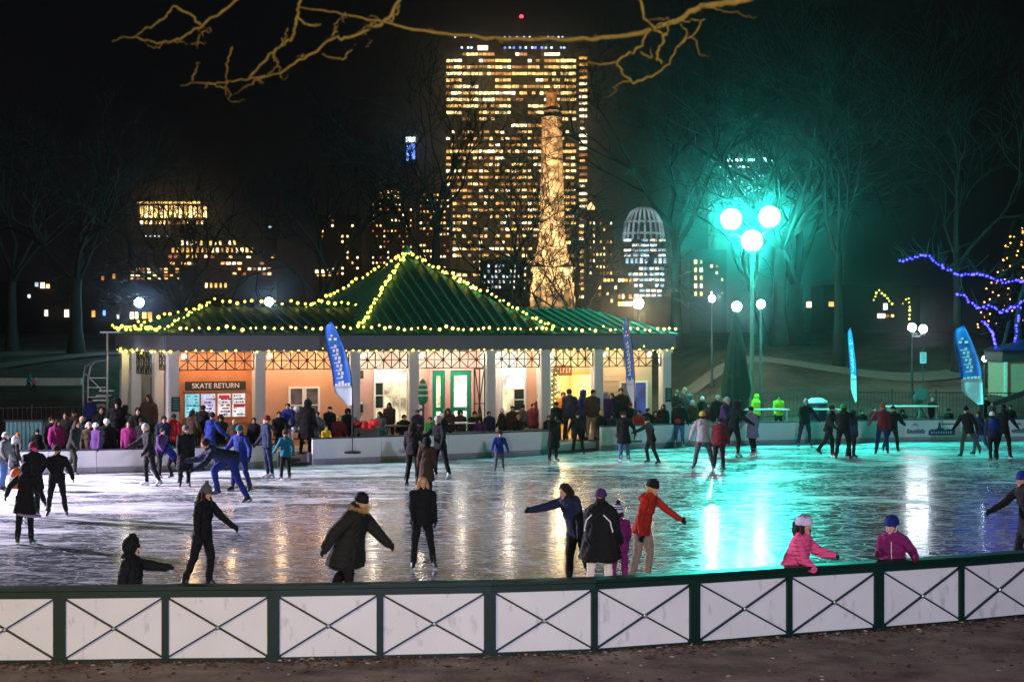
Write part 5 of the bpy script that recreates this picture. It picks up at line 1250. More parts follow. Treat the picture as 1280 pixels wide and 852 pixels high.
def headwear(fig, kind, c, root, sc):
    """hat, hair, hood or helmet fitted to the head, as children of the person"""
    hs = fig.hs; HR = fig.HR.to_4x4(); T = Matrix.Translation(fig.hc) @ HR @ Matrix.Scale(hs, 4)
    T = Matrix.Scale(sc, 4) @ Matrix.Translation((0, 0, fig.dz)) @ T
    def put(m, name, mt, parent=root, smooth=True):
        m.v = [tuple(T @ Vector(p)) for p in m.v]; return m.build(name, mt, parent, smooth)
    kinds = kind.split('+'); cs = c.split('+')
    if kinds[0] in ('beanie', 'pom', 'point', 'cap', 'stripe') and not set(kinds) & {'long', 'hood', 'bob'}: cs = cs + cs[-1:] * (len(kinds) - len(cs)) + [('dk', 'br', 'dk', 'bl')[len(kinds) * 3 % 4 if fig.P['roll'] < 0 else 0]]; kinds = kinds + ['nape']
    for kd, cc in zip(kinds, cs + cs[-1:] * len(kinds)):
        m = MB(); M_ = cl(cc)
        if kd in ('beanie', 'pom', 'point', 'stripe'):
            tall = {'point': .21, 'beanie': .15, 'pom': .17, 'stripe': .16}[kd]
            prof = [(.098, .015), (.108, .02), (.108, .06), (.101, .065), (.100, .09), (.082, .13), (.045, tall), (.008, tall + .012)]
            m.lathe(prof, (0, .012, 0), 16, sx=.93, sy=1.03); h = put(m, 'hat', M_)
            q = MB(); q.lathe([(.104, .016), (.112, .02), (.112, .058), (.104, .062)], (0, .012, 0), 16, sx=.93, sy=1.03); put(q, 'cuff', M_ if kd != 'stripe' else cl('w'), h)
            if kd == 'stripe':
                for z in (.09, .125): q = MB(); r_ = .101 if z < .1 else .088; q.lathe([(r_, z - .008), (r_ + .004, z), (r_, z + .008)], (0, .012, 0), 16, sx=.93, sy=1.03); put(q, 'stripe', cl('w'), h)
                for sd in (-1, 1): q = MB(); q.lathe([(.012, -.12), (.04, -.06), (.045, .02), (.02, .06)], (sd * .085, .01, 0), 8, sx=.4); put(q, 'ear_flap', cl('mg'), h)
            if kd in ('pom', 'stripe'): q = MB(); q.ell((0, .012, tall + .03), (.038, .038, .036), 10, 6); put(q, 'pompom', M_ if kd == 'pom' else cl('k'), h)
        elif kd == 'cap':
            m.lathe([(.1, .03), (.102, .07), (.085, .115), (.03, .138), (.005, .14)], (0, .012, 0), 14, sx=.93, sy=1.04); m.ell((0, -.13, .045), (.07, .07, .008), 10, 4); put(m, 'hat', M_)
        elif kd == 'hood':
            m.ell((0, .04, .03), (.125, .125, .145), 16, 10); m.lathe([(.13, 0), (.11, .06), (.06, .1)], (0, .05, -.14), 12); h = put(m, 'hood', M_)
            q = MB(); ring = [Vector((.105 * math.cos(a), -.045 + .01 * math.cos(2 * a), .02 + .128 * math.sin(a))) for a in [6.283 * i / 20 for i in range(21)]]; q.tube(ring, .018, 6, False); put(q, 'hood_edge', M_, h)
        elif kd == 'fur':
            m.ell((0, .06, -.10), (.15, .12, .10), 14, 8); h = put(m, 'hood', M_)
            q = MB(); rr = random.Random(4)
            for i in range(240):
                a = R(-200 + 220 * i / 239) ; c0 = Vector((.125 * math.cos(a) * 1.05, .02 + .10 * math.sin(a), -.10 + .03 * math.cos(i))); d = Vector((math.cos(a) + rr.gauss(0, .5), math.sin(a) + rr.gauss(0, .5), rr.gauss(.3, .5))).normalized() * rr.uniform(.035, .06)
                q.tube([c0, c0 + d], [.014, .002], 4, cap=False)
            put(q, 'fur_trim', cl('bl' if cc != 'bl' else 'ta'), h, False)
        elif kd == 'helmet':
            m.lathe([(.112, .02), (.118, .03), (.117, .07), (.098, .125), (.06, .155), (.01, .163)], (0, .008, 0), 18, sx=.92, sy=1.12); h = put(m, 'helmet', M_)
            q = MB(); 
            for x in (-.05, 0, .05):
                for y0 in (-.07, .02):
                    z = lambda y: .168 * math.sqrt(max(.05, 1 - (x / .125) ** 2 - ((y - .008) / .14) ** 2))
                    q.bar((x, y0, z(y0) + .004), (x, y0 + .055, z(y0 + .055) + .004), .022, .016)
            put(q, 'vent', cl('pu' if cc == 'lv' else 'db'), h, False)
            q = MB(); q.tube([(-.095, .0, .02), (-.075, -.03, -.07), (0, -.05, -.118), (.075, -.03, -.07), (.095, .0, .02)], .007, 5); put(q, 'chin_strap', cl('w' if cc == 'b' else 'k'), h)
        elif kd == 'nape':
            m.ell((0, .036, -.022), (.084, .074, .074), 14, 8); put(m, 'hair', M_)
        elif kd in ('long', 'short', 'bob', 'tail'):
            m.ell((0, .026, .044), (.098, .098, .098), 14, 9)
            if kd != 'short':
                ln = {'long': .36, 'bob': .17, 'tail': .12}[kd]; rr = random.Random(len(fig.prims))
                m.tube([(0, .06, .04), (0, .085, -.06), (0, .095, -ln * .6), (.0, .085, -ln)], [.075, .085, .08, .03], 10)
                for sd in (-1, 1): m.tube([(sd * .07, .0, .05), (sd * .088, -.01, -.03), (sd * .098, -.02, -ln * .6), (sd * .095, -.035, -ln)], [.03, .035, .036, .012], 8)
            if kd == 'tail': m.tube([(0, .1, .05), (0, .16, .03), (0, .17, -.08), (0, .15, -.2)], [.025, .04, .035, .008], 8)
            put(m, 'hair', M_)
        elif kd == 'phones':
            q = MB(); q.tube([Vector((.1 * math.cos(a), .01, .02 + .125 * math.sin(a))) for a in [math.pi * i / 10 for i in range(11)]], .016, 6)
            for sd in (-1, 1): q.ell((sd * .1, .01, .0), (.025, .045, .05), 10, 6)
            put(q, 'earmuffs', M_)
        elif kd == 'scarf':
            m.lathe([(.075, -.2), (.095, -.185), (.095, -.145), (.072, -.125)], (0, 0, 0), 14); m.bar((.03, -.085, -.17), (.035, -.11, -.36), .06, .03); put(m, 'scarf', M_)
def person(u, vf, vh, yaw, pose, top, bot, hat, hc, label, Y=None, z=0.0, kid=0.0, boot='k', skates=True, group='skaters on the ice', H=None, skin='s', **kw):
    if Y is None: loc = onz(u, vf, z)
    else: loc = at(u, 500, Y); loc.z = z
    near = loc.y < 38
    jr_ = random.Random(int(u * 7 + yaw)); P0_ = POSES[pose]; amp = .5 if near else 1.0
    for key, sc_ in (('aR', (9, 7, 12)), ('aL', (9, 7, 12)), ('lR', (6, 2.5, 8)), ('lL', (6, 2.5, 8))):
        base_ = kw.get(key, P0_[key])
        if pose != 'si': kw[key] = (base_[0] + jr_.uniform(-1, 1) * sc_[0] * amp, max(2, base_[1] + jr_.uniform(-1, 1) * sc_[1] * amp), max(2, base_[2] + jr_.uniform(-.4, 1) * sc_[2] * amp))
    kw.setdefault('roll', jr_.uniform(-5, 5) * amp); kw.setdefault('hy', jr_.uniform(-28, 28) * amp); kw.setdefault('hp', jr_.uniform(-8, 12) * amp)
    kw.setdefault('bulk', 1.12 + jr_.uniform(0, .16) if skates else jr_.uniform(1.2, 1.4))
    fig = Figure(pose, kid=kid, top=top, bot=bot, skin=skin, near=near, skates=skates, **kw)
    hatpad = dict(point=.1, pom=.06, stripe=.06, helmet=.03, hood=.03, beanie=.02, long=.0).get(hat.split('+')[0], .0) if hat else 0
    nat = (fig.hd(0, .01, .13 + hatpad) + Vector((0, 0, fig.dz))).z
    want = CH - (vh - HZ) / F * loc.y - z
    if H: sc = H; loc.z = z + want - nat * H
    else: sc = want / nat
    QUEUE.append((fig, loc, yaw, sc, hat, hc, label, boot, near, group))
def flush():
    tmp = []; 
    for i, (fig, loc, yaw, sc, hat, hc, label, boot, near, group) in enumerate(QUEUE):
        me = fig.mesh('body'); o = bpy.data.objects.new('tmp', me); COL.objects.link(o)
        r = o.modifiers.new('r', 'REMESH'); r.mode = 'VOXEL'; vx = .0105 if near else (.017 if loc.y < 58 else .021); r.voxel_size = vx; r.use_smooth_shade = True
        s_ = o.modifiers.new('s', 'SMOOTH'); s_.factor = .5; s_.iterations = 2; tmp.append(o)
    bpy.context.view_layer.update(); dg = bpy.context.evaluated_depsgraph_get(); mes = [bpy.data.meshes.new_from_object(o.evaluated_get(dg)) for o in tmp]
    for o in tmp: bpy.data.objects.remove(o)
    for (fig, loc, yaw, sc, hat, hc, label, boot, near, group), me in zip(QUEUE, mes):
        fig.paint(me); me.name = 'body'
        if near:
            k = MB(); ex = []
            for sd in (-1, 1): k.ell(fig.hd(sd * .033, -.083, .022), (.012 * fig.hs, .010 * fig.hs, .008 * fig.hs), 8, 5)
            ne = len(k.f); k.ell(fig.hd(0, -.078, -.058), (.024 * fig.hs, .012 * fig.hs, .007 * fig.hs), 8, 5)
            bm = bmesh.new(); bm.from_mesh(me); b0 = len(me.materials); me.materials.append(EYE); me.materials.append(LIP)
            vs = [bm.verts.new(p) for p in k.v]
            for j, f in enumerate(k.f):
                fc = bm.faces.new([vs[q] for q in f]); fc.material_index = b0 if j < ne else b0 + 1; fc.smooth = True
            bm.to_mesh(me); bm.free()
        me.transform(Matrix.Scale(sc, 4) @ Matrix.Translation((0, 0, fig.dz)))
        t = thing('person', label, 'person', loc, R(yaw), group); link('body', me, t)
        if hat: headwear(fig, hat, hc, t, sc)
        if fig.skates:
            for a, sh, ff in fig.feet:
                z = -sh; y = -(ff - z * ff.dot(z)).normalized(); x = y.cross(z); M = Matrix((x, y, z)).transposed().to_4x4()
                b = link('skate', BOOT[boot], t); b.matrix_local = Matrix.Translation((a + Vector((0, 0, fig.dz))) * sc) @ M @ Matrix.Scale(sc, 4)
                bl = link('blade', BLADE_ME, b)
    QUEUE.clear()

# --- the large figures along the near railing
P = person
P(163, 0, 665, 74, 'st', 'k', 'k', 'point+hood', 'k+k', 'child in dark hood holding one arm straight out at the near railing', Y=26.4, H=.86, kid=.5, aL=(78, 18, 4), aR=(-8, 14, 20), bulk=1.55, z=0)
P(253, 0, 603, 66, 'wk', 'k', 'k', 'pom+long', 'g+dk', 'woman in black with grey pompom hat gliding right near the left of the near railing', Y=30.0, aL=(30, 26, 12), aR=(-4, 10, 14), lean=7, lL=(12, 3, 18), lR=(-10, 4, 8), z=0)
P(432, 0, 614, 60, 'wk', 'ol', 'k', 'beanie+fur', 'k+ol', 'man in dark olive parka with fur trimmed hood and both arms spread', Y=27.6, coat='coat', bulk=1.6, aL=(38, 24, 10), aR=(-40, 34, 6), lean=27, hp=6, z=0)
P(527, 711, 596, 10, 'gl', 'k', 'k', 'long', 'bl', 'woman in black with long blonde hair standing alone at the middle of the ice', aR=(2, 4, 30), aL=(2, 4, 30), lR=(5, 6, 6), lL=(-3, 10, 6), lean=2, skin='sn', glove='k')
P(722, 0, 604, -52, 'ho', 'n', 'k', 'bob', 'dk', 'brunette in dark blue jacket reaching one arm far out to the left', Y=30.2, aR=(70, 30, 5), aL=(-2, 12, 10), lean=24, hp=14, z=0, skin='s', coat='jacket')
P(750, 0, 611, 158, 'h2', 'k', 'cr', 'beanie', 'pu', 'large figure seen from behind in black jacket with white shoulder stripes and purple knit hat', Y=28.7, bulk=1.75, aR=(10, 12, 30), aL=(22, 10, 30), lean=7, coat='coat', z=0)
P(774, 0, 627, 186, 'ho', 'mg', 'mg', 'stripe', 'pu', 'child in magenta with striped pompom hat between the black jacket and the red jacket', Y=29.8, kid=.55, aR=(30, 14, 20), aL=(10, 10, 20), z=0)
P(803, 0, 598, 62, 'wk', 'rd', 'ta', 'beanie', 'k', 'man in red jacket and beige trousers with dark knit hat, one arm out', Y=30.4, aL=(48, 22, 6), aR=(-10, 12, 10), lean=17, hp=8, lL=(8, 4, 18), lR=(-4, 4, 10), z=0, bulk=1.08, skin='s')
P(992, 0, 643, 62, 'ra', 'p', 'k', 'helmet+tail', 'lv+dk', 'child in quilted pink puffer jacket and white and purple helmet leaning on the near railing', Y=27.6, z=.13, H=.90, kid=.5, bulk=1.62, lean=20, aL=(52, 4, 26), aR=(16, 8, 40), hp=-8)
P(1117, 0, 643, -22, 'ra', 'mg', 'k', 'helmet+short', 'b+dk', 'child in magenta jacket and shiny blue helmet holding the near railing with both gloves', Y=28.4, z=.13, H=.88, kid=.5, bulk=1.5, lean=12, aL=(18, 42, 48), aR=(34, 8, 55), hy=-16, hp=4, skin='sn', glove='m')
P(1289, 0, 588, -68, 'wk', 'k', 'k', 'beanie', 'b', 'person in black with bright blue hat cut off by the right edge', Y=31.5, aR=(40, 24, 12), aL=(-10, 14, 10), lean=16, bulk=1.15, coat='coat', z=0)

# --- skaters, left part of the ice
P(31, 680, 578, 172, 'gl', 'k', 'k', 'hood', 'k', 'skater in black with a pale hem band, nearest on the left, seen from behind', aR=(6, 24, 8), aL=(14, 52, 6), coat='coat', lR=(2, 4, 3), lL=(-2, 4, 3))
P(41, 648, 552, 28, 'ho', 'k', 'k', 'beanie', 'm', 'tall person in black with dark red hat holding hands with olive hatted skater', aL=(26, 38, 20), coat='coat', skin='p')
P(71, 645, 556, 12, 'wd', 'k', 'k', 'beanie', 'ol', 'skater in black with olive hat and legs apart, second from the left edge', aR=(20, 28, 30), lR=(0, 8, 3), lL=(-2, 10, 3))
P(4, 613, 540, 80, 'gl', 'g', 'je', 'beanie', 'lg', 'skater in blue jeans half cut off by the left edge')
P(18, 606, 545, 130, 'st', 'k', 'k', 'hood', 'lg', 'person with pale fluffy hood behind the dark red hat at the left edge', coat='coat')
P(91, 594, 526, 70, 'wk', 'k', 'ol', 'long', 'dk', 'long haired skater in black green coat next to the left boards', coat='jacket')
P(121, 591, 528, -40, 'st', 'pu', 'db', 'beanie', 'w', 'slim skater in purple jacket and white hat beside the left boards')
P(187, 607, 529, -58, 'ho', 'k', 'k', 'beanie', 'lg', 'skater in black with pale hat facing left, below the corner column', coat='jacket', boot='w', aR=(42, 10, 20))
P(231, 609, 531, 20, 'st', 'k', 'k', 'beanie', 'g', 'skater in long black coat with grey hat below the poster windows', coat='long')
P(216, 597, 547, -60, 'be', 'b', 'k', 'short', 'dk', 'child in bright blue jacket bending beside the long black coat', kid=.4, lean=35, lR=(20, 6, 40))
P(200, 598, 535, 60, 'wk', 'pu', 'k', 'short', 'dk', 'dark skater half hidden behind the pale hatted skater, leg stretched back')
P(262, 588, 515, 140, 'gl', 'b', 'db', 'short', 'dk', 'skater in blue and purple jacket under the teal posters', bulk=1.05)
P(289, 627, 548, -72, 'be', 'n', 'b', 'short', 'dk', 'skater in blue trousers bending far forward with one leg stretched behind', lean=76)
P(301, 614, 531, -30, 'gl', 'b', 'db', 'beanie', 't', 'skater in blue jacket with teal hat behind the bending skater')
P(334, 597, 519, -65, 'st', 'n', 'n', 'beanie', 'm', 'tall skater in navy with dark red hat facing left in front of the steps', boot='w', coat='jacket', bulk=1.1)
P(357, 599, 537, 215, 'gl', 't', 'k', 'short+scarf', 'br+r', 'child in turquoise snow suit with a red and white scarf', kid=.45, bulk=1.15)
P(516, 607, 527, 150, 'st', 'k', 'k', 'long', 'dk', 'long haired woman in black left of the brown coat', aR=(40, 10, 60), aL=(10, 8, 20))
P(550, 598, 519, -40, 'ho', 'k', 'k', 'beanie', 'lg', 'person in black with pale striped hat right of the brown coat', boot='w', coat='jacket', bulk=1.1)
P(533, 622, 546, 178, 'st', 'br', 'ol', 'hood', 'k', 'person in long brown coat with dark hood seen from behind, mid ice', coat='long', bulk=1.1)
P(624, 589, 537, 5, 'gl', 'b', 'g', 'beanie', 'dk', 'child in bright blue top and grey trousers facing the camera, alone before the boards', kid=.4, bulk=1.1)
P(692, 576, 516, 30, 'st', 'k', 'k', 'hood', 'k', 'skater in long black coat left of the steps to the lit entrance', coat='long')
P(722, 568, 514, 0, 'gl', 'k', 'k', 'beanie', 'k', 'dark skater stepping down from the entrance onto the ice', coat='jacket', bulk=1.1)
P(780, 578, 514, 190, 'st', 'k', 'je', 'beanie', 'dk', 'skater in dark coat and light blue jeans with white skates', coat='coat', boot='w', aR=(10, 30, 10))
P(814, 579, 521, -75, 'ou', 'k', 'k', 'beanie', 'k', 'dark skater leaning forward with arms stretched to the left', aR=(55, 30, 5))
P(849, 559, 500, 160, 'st', 'k', 'je', 'short', 'dk', 'skater with red bag at the waist beside the right boards', boot='w')
P(879, 586, 514, 185, 'wd', 'lg', 'g', 'beanie', 'y', 'skater with bright yellow hat and arms out, feet wide apart', aR=(12, 44, 8), aL=(14, 30, 14))
P(899, 588, 522, 170, 'st', 'm', 'k', 'short', 'dk', 'skater in dark red jacket just right of the yellow hat')
P(903, 569, 496, 60, 'wk', 'pu', 'n', 'beanie', 'lg', 'skater in purple jacket with pale hat under the closed umbrella', boot='w')
P(917, 571, 500, 120, 'wk', 'k', 'k', 'hood', 'k', 'skater in black hood right behind the purple jacket', boot='w')
P(941, 570, 508, 215, 'gl', 'li', 'k', 'short', 'dk', 'skater in pale lilac coat under the tall lamp post', coat='coat', boot='w')
P(1006, 558, 498, 20, 'wd', 'k', 'n', 'beanie', 'lg', 'skater in black standing by the boards right of the hi-vis stewards')
P(1036, 570, 506, 60, 'wk', 'ol', 'k', 'short', 'dk', 'skater in olive jacket left of the green hat')
P(1054, 574, 505, 160, 'be', 'k', 'k', 'beanie', 'gr', 'skater in black with bright green hat leaning forward', lean=30, lR=(14, 6, 20), bulk=1.15)
P(1065, 572, 512, 120, 'st', 'n', 'k', 'hood', 'n', 'skater in navy close behind the green hat')
P(1103, 567, 504, 170, 'gl', 'm', 'db', 'short', 'rd', 'red haired skater in dark red jacket left of the printed logos', aR=(10, 10, 10), aL=(14, 34, 10), coat='jacket', bulk=1.1)
P(1115, 565, 507, 150, 'wk', 'k', 'k', 'beanie', 'k', 'skater in black arm in arm with the red haired skater', lL=(-28, 8, 6))
P(1210, 571, 507, -40, 'wk', 'k', 'g', 'beanie', 'k', 'skater with dark jacket and grey trousers striding left below the broad banner', coat='jacket', lL=(-34, 8, 4))
P(1225, 568, 514, -60, 'wk', 'n', 'je', 'short', 'dk', 'skater in pale jeans partly hidden behind the grey trousers')
P(1241, 576, 514, 180, 'st', 'n', 'k', 'beanie', 'w', 'skater with white hat and blue backpack panel seen from behind at the right', bulk=1.15)
P(1254, 573, 505, 150, 'gl', 'k', 'k', 'beanie', 'k', 'dark skater right of the white hat at the right end of the rink', bulk=1.1)

# --- spectators behind the boards
def C(u, vh, Y, yaw, pose, top, bot, hat, hc, label, z=.35, H=None, **kw):
    if pose == 'si': H = H or .93
    person(u, 0, vh, yaw, pose, top, bot, hat, hc, label, Y=Y, z=z, H=H, skates=False, group='spectators behind the boards', **kw)
C(64, 521, 57.5, 40, 'st', 'k', 'k', 'short', 'dk', 'dark haired spectator in black right of the teal crate', z=0)
C(71, 524, 57.0, 30, 'st', 'mg', 'k', 'long', 'dk', 'spectator with magenta hooded jacket left of the black green coat', z=0)
C(102, 520, 57.3, -20, 'st', 'k', 'k', 'beanie', 'ta', 'spectator with tan hat behind the left boards', z=0)
C(113, 497, 60.5, 200, 'st', 'db', 'k', 'short', 'dk', 'person in dark blue standing high on the steel frame steps', z=.85)
C(112, 528, 56.2, 10, 'st', 'br', 'k', 'phones', 'w', 'spectator with white ear muffs next to the purple jacket', z=0)
C(132, 523, 56.6, 20, 'st', 'k', 'k', 'beanie', 'w', 'spectator in black with white hat near the foot of the steel frame', z=0)
C(146, 497, 58.5, 15, 'pk', 'k', 'k', 'hood', 'k', 'broad hooded spectator in black left of the magenta coat', z=0, bulk=1.2)
C(157, 506, 58.6, -30, 'st', 'k', 'k', 'short', 'dk', 'dark haired spectator right behind the magenta coat', z=0)
C(160, 526, 56.3, 0, 'st', 'mg', 'mg', 'long', 'dk', 'girl in long magenta coat in front of the left pavilion columns', z=0, coat='long')
C(171, 509, 58.4, 30, 'st', 'ol', 'k', 'short', 'dk', 'spectator in olive between magenta coat and doorway', z=0)
C(186, 493, 61.2, -10, 'st', 'br', 'k', 'long', 'dk', 'long haired person in brown standing in the side doorway', z=.35)
C(216, 517, 57.8, 160, 'st', 'r', 'k', 'short', 'dk', 'person in red jacket leaning on the corner column', z=0.1)
C(253, 506, 59.0, 180, 'st', 'k', 'k', 'short', 'dk', 'person in black looking at the backlit posters', z=.35)
C(294, 524, 58.3, 0, 'st', 'br', 'k', 'short', 'bl', 'fair haired person right of the poster windows', z=.1)
C(349, 514, 60.2, 20, 'si', 'k', 'k', 'short', 'dk', 'seated person in black at the left end of the bench')
C(361, 504, 60.3, -20, 'st', 'b', 'lg', 'short', 'dk', 'person in bright blue jacket standing behind the long bench', H=.9)
C(371, 507, 60.4, 10, 'si', 'g', 'w', 'beanie', 'w', 'seated person with white hat and white trousers on the long bench')
C(383, 499, 60.0, 170, 'st', 'k', 'k', 'hood', 'k', 'tall person in long black coat standing among the seated group', coat='long')
C(396, 514, 60.6, 0, 'si', 'g', 'lg', 'short', 'dk', 'seated person in grey and white right of the long black coat')
C(411, 508, 60.8, 30, 'st', 'k', 'k', 'cap', 'k', 'person with flat topped black hat before the orange wall', H=.85)
C(407, 531, 60.0, 20, 'si', 'y', 'k', 'short', 'br', 'child in yellow jacket on the bench below the flat topped hat', H=.62, kid=.5)
C(422, 519, 60.7, 15, 'si', 'm', 'r', 'short', 'bl', 'blonde person in dark red with a red blanket on the short bench', skin='sn')
C(434, 510, 61.2, 0, 'st', 'k', 'k', 'hood', 'k', 'small hooded figure in black before the pale bay', H=.85)
C(477, 514, 62.0, -30, 'si', 'g', 'n', 'long', 'dk', 'seated dark haired woman in grey beside the red bundle')
C(487, 503, 63.9, 0, 'st', 'br', 'k', 'long', 'dk', 'woman silhouetted in front of the lit multi pane window', H=.84)
C(538, 521, 63.0, 10, 'st', 'gr', 'k', 'short', 'br', 'child in green behind the couple of black clad skaters', H=.72, kid=.4)
C(563, 510, 64.6, -20, 'si', 'br', 'k', 'long', 'dk', 'seated woman in brown in front of the green doors')
C(591, 514, 65.2, 15, 'si', 'k', 'k', 'short', 'dk', 'seated man in black right of the white topped table')
C(600, 520, 65.0, -15, 'si', 'pu', 'k', 'hood', 'k', 'hooded seated figure by the dark lattice screen')
C(628, 510, 65.6, -70, 'st', 'k', 'k', 'beanie', 'w', 'person with white hat and black coat left of the man in grey', H=.85)
C(641, 507, 66.0, 20, 'st', 'br', 'k', 'short', 'dk', 'person in brown standing behind the white hatted person', H=.9)
C(655, 505, 66.3, -40, 'si', 'g', 'k', 'beanie', 'k', 'broad man in grey jacket seated on the bench before the white window', bulk=1.2)
C(667, 504, 66.8, 0, 'st', 'm', 'k', 'short', 'dk', 'person in dark red left of the maroon and white snow suit', H=.9)
C(676, 492, 66.9, -35, 'st', 'm', 'w', 'hood', 'm', 'person in maroon hooded jacket and white trousers beside the orange jamb')
C(686, 519, 65.4, 20, 'st', 'k', 'k', 'short', 'dk', 'short dark figure at the left side of the steps', H=.8)
C(703, 490, 67.6, -10, 'st', 'o', 'o', 'short', 'br', 'person in bright orange at the left of the entrance crowd')
C(712, 486, 67.2, 170, 'st', 'n', 'k', 'short', 'dk', 'man in navy seen from behind in the entrance crowd', bulk=1.1)
C(728, 487, 67.5, 60, 'st', 'b', 'k', 'hood', 'b', 'person in bright blue hooded jacket in the entrance')
C(740, 487, 67.3, 10, 'st', 'br', 'ta', 'short', 'dk', 'person in brown jacket and tan trousers right of the blue hood')
C(746, 486, 68.3, -30, 'st', 'm', 'k', 'short', 'dk', 'person in maroon behind the brown jacket')
C(757, 490, 68.0, 20, 'st', 'pu', 'k', 'hood', 'li', 'person with lilac hood right of the entrance crowd')
C(766, 491, 68.2, -20, 'st', 'k', 'k', 'long', 'dk', 'long haired person in black between lilac hood and tall dark man')
C(777, 485, 68.4, 0, 'pk', 'k', 'k', 'short', 'dk', 'tall dark man left of the narrow blue banner')
C(752, 513, 66.6, 30, 'st', 'k', 'k', 'beanie', 'y', 'child with yellow hat at the boards right of the steps', H=.72, kid=.4)
C(765, 516, 66.9, -30, 'st', 'n', 'k', 'hood', 'n', 'child in navy hood behind the boards right of the yellow hat', H=.72, kid=.4)
C(798, 512, 68.0, 0, 'si', 'rd', 'k', 'short', 'dk', 'seated person in red orange under the narrow blue banner')
C(829, 505, 68.3, -30, 'st', 'k', 'k', 'long', 'dk', 'woman in black with long hair at the right end of the pavilion', H=.86)
C(838, 508, 69.2, 20, 'st', 'k', 'k', 'short', 'dk', 'dark figure right behind the long haired woman in black', H=.85)
C(846, 487, 70.6, -20, 'st', 'k', 'k', 'beanie', 'g', 'tall person with grey hat right of the pavilion')
C(857, 484, 71.2, 10, 'st', 'g', 'k', 'beanie', 'ta', 'tall person with tan hat, highest head right of the pavilion')
C(866, 500, 70.8, -10, 'st', 'br', 'k', 'hood', 'lg', 'person with pale hood left of the closed umbrella')
C(877, 495, 71.4, 30, 'st', 'ol', 'k', 'beanie', 'w', 'person with white hat close to the left of the closed umbrella')
C(896, 494, 71.2, 0, 'st', 'k', 'k', 'beanie', 'lg', 'person with light hat directly under the closed umbrella')
C(945, 492, 72.3, -60, 'st', 'hv', 'k', 'hood', 'hv', 'steward in lime hi-vis jacket with hood up, left of the pair')
C(973, 494, 72.4, 10, 'st', 'hv', 'k', 'short', 'dk', 'steward in lime hi-vis jacket facing the rink, right of the pair', bulk=1.2)
C(1166, 497, 75.0, -20, 'st', 'k', 'k', 'beanie', 'lg', 'dark figure with pale hat behind the printed logos')
C(1231, 494, 74.6, 20, 'st', 'k', 'k', 'short', 'dk', 'dark spectator in front of the broad banner foot')
C(1240, 502, 74.2, -20, 'st', 'br', 'k', 'short', 'dk', 'spectator in brown just right of the broad banner')
C(1092, 508, 73.8, 20, 'st', 'm', 'k', 'short', 'dk', 'dark red spectator behind the boards left of the red haired skater', H=.9)
C(36, 466, 75.5, 80, 'wk', 't', 'k', 'short', 'dk', 'person in teal walking along the low stone wall at the left', z=ground_z(-20, 75.5))
C(43, 470, 75.2, 80, 'wk', 'p', 'k', 'short', 'dk', 'person in pink walking along the low stone wall at the left', z=ground_z(-20, 75.2))
C(8, 540, 58.0, 10, 'st', 'k', 'k', 'hood', 'lg', 'spectator with pale furry hood at the far left behind the boards', z=0)
C(22, 541, 57.6, -20, 'st', 'g', 'k', 'beanie', 'o', 'spectator with orange hat in front of the teal crate', z=0)
C(47, 536, 57.4, 20, 'st', 'k', 'k', 'beanie', 'k', 'spectator with black hat in front of the teal crate', z=0)
C(83, 515, 58.8, -10, 'st', 'ol', 'k', 'short', 'dk', 'spectator in olive behind the magenta hooded jacket', z=0)
C(94, 511, 59.5, 15, 'st', 'br', 'k', 'beanie', 'k', 'spectator in brown just left of the steel frame', z=0)
C(127, 508, 59.5, 15, 'st', 'k', 'k', 'short', 'dk', 'spectator in black beside the broad hooded spectator', z=0)
C(178, 522, 57.2, -15, 'st', 'k', 'k', 'beanie', 'k', 'spectator with black hat right of the long magenta coat', z=0)
C(205, 520, 57.7, 15, 'st', 'n', 'k', 'short', 'dk', 'spectator in navy at the foot of the corner column', z=0)
C(240, 512, 58.6, 150, 'st', 'br', 'k', 'long', 'dk', 'long haired person in brown reading the leftmost poster')
C(276, 518, 58.4, 20, 'st', 'k', 'k', 'hood', 'k', 'hooded person in black under the rightmost poster', z=.1)
C(318, 522, 59.4, -10, 'st', 'k', 'k', 'short', 'dk', 'person in black at the foot of the column right of the posters', z=.1)
C(446, 520, 61.0, -10, 'si', 'k', 'k', 'beanie', 'g', 'seated person with grey hat left of the red bundle')
C(506, 518, 63.2, 0, 'si', 'k', 'k', 'short', 'dk', 'seated person at the slatted table before the multi pane window')
C(522, 512, 64.0, -25, 'st', 'n', 'k', 'short', 'dk', 'person in navy at the column left of the green doors', H=.84)
C(550, 516, 64.2, 25, 'si', 'k', 'k', 'beanie', 'w', 'seated person with white hat left of the woman in brown')
C(576, 512, 66.0, 0, 'st', 'k', 'k', 'hood', 'k', 'hooded dark figure standing close to the green doors', H=.84)
C(612, 514, 65.4, 10, 'st', 'n', 'k', 'short', 'dk', 'person in navy at the column right of the lattice screen', H=.82)
C(647, 518, 65.6, 10, 'si', 'k', 'k', 'short', 'bl', 'fair haired child in black beside the broad man in grey', kid=.4, H=.7)
C(695, 502, 67.0, 30, 'st', 'k', 'k', 'beanie', 'k', 'person with black hat standing beneath the evergreen garland', H=.9)
C(720, 497, 68.2, 0, 'st', 'br', 'k', 'long', 'dk', 'long haired person in brown deep in the yellow entrance', H=.9)
C(787, 503, 68.2, -15, 'st', 'k', 'k', 'beanie', 'm', 'person with dark red hat directly behind the narrow blue banner pole', H=.88)
C(808, 510, 68.6, 15, 'si', 'k', 'k', 'short', 'dk', 'seated dark figure before the beige right bay')
C(819, 513, 68.8, -15, 'si', 'm', 'k', 'long', 'dk', 'seated person in maroon at the foot of the rightmost column')
C(886, 503, 71.3, 15, 'st', 'm', 'k', 'short', 'dk', 'person in maroon left of the closed umbrella foot', H=.9)
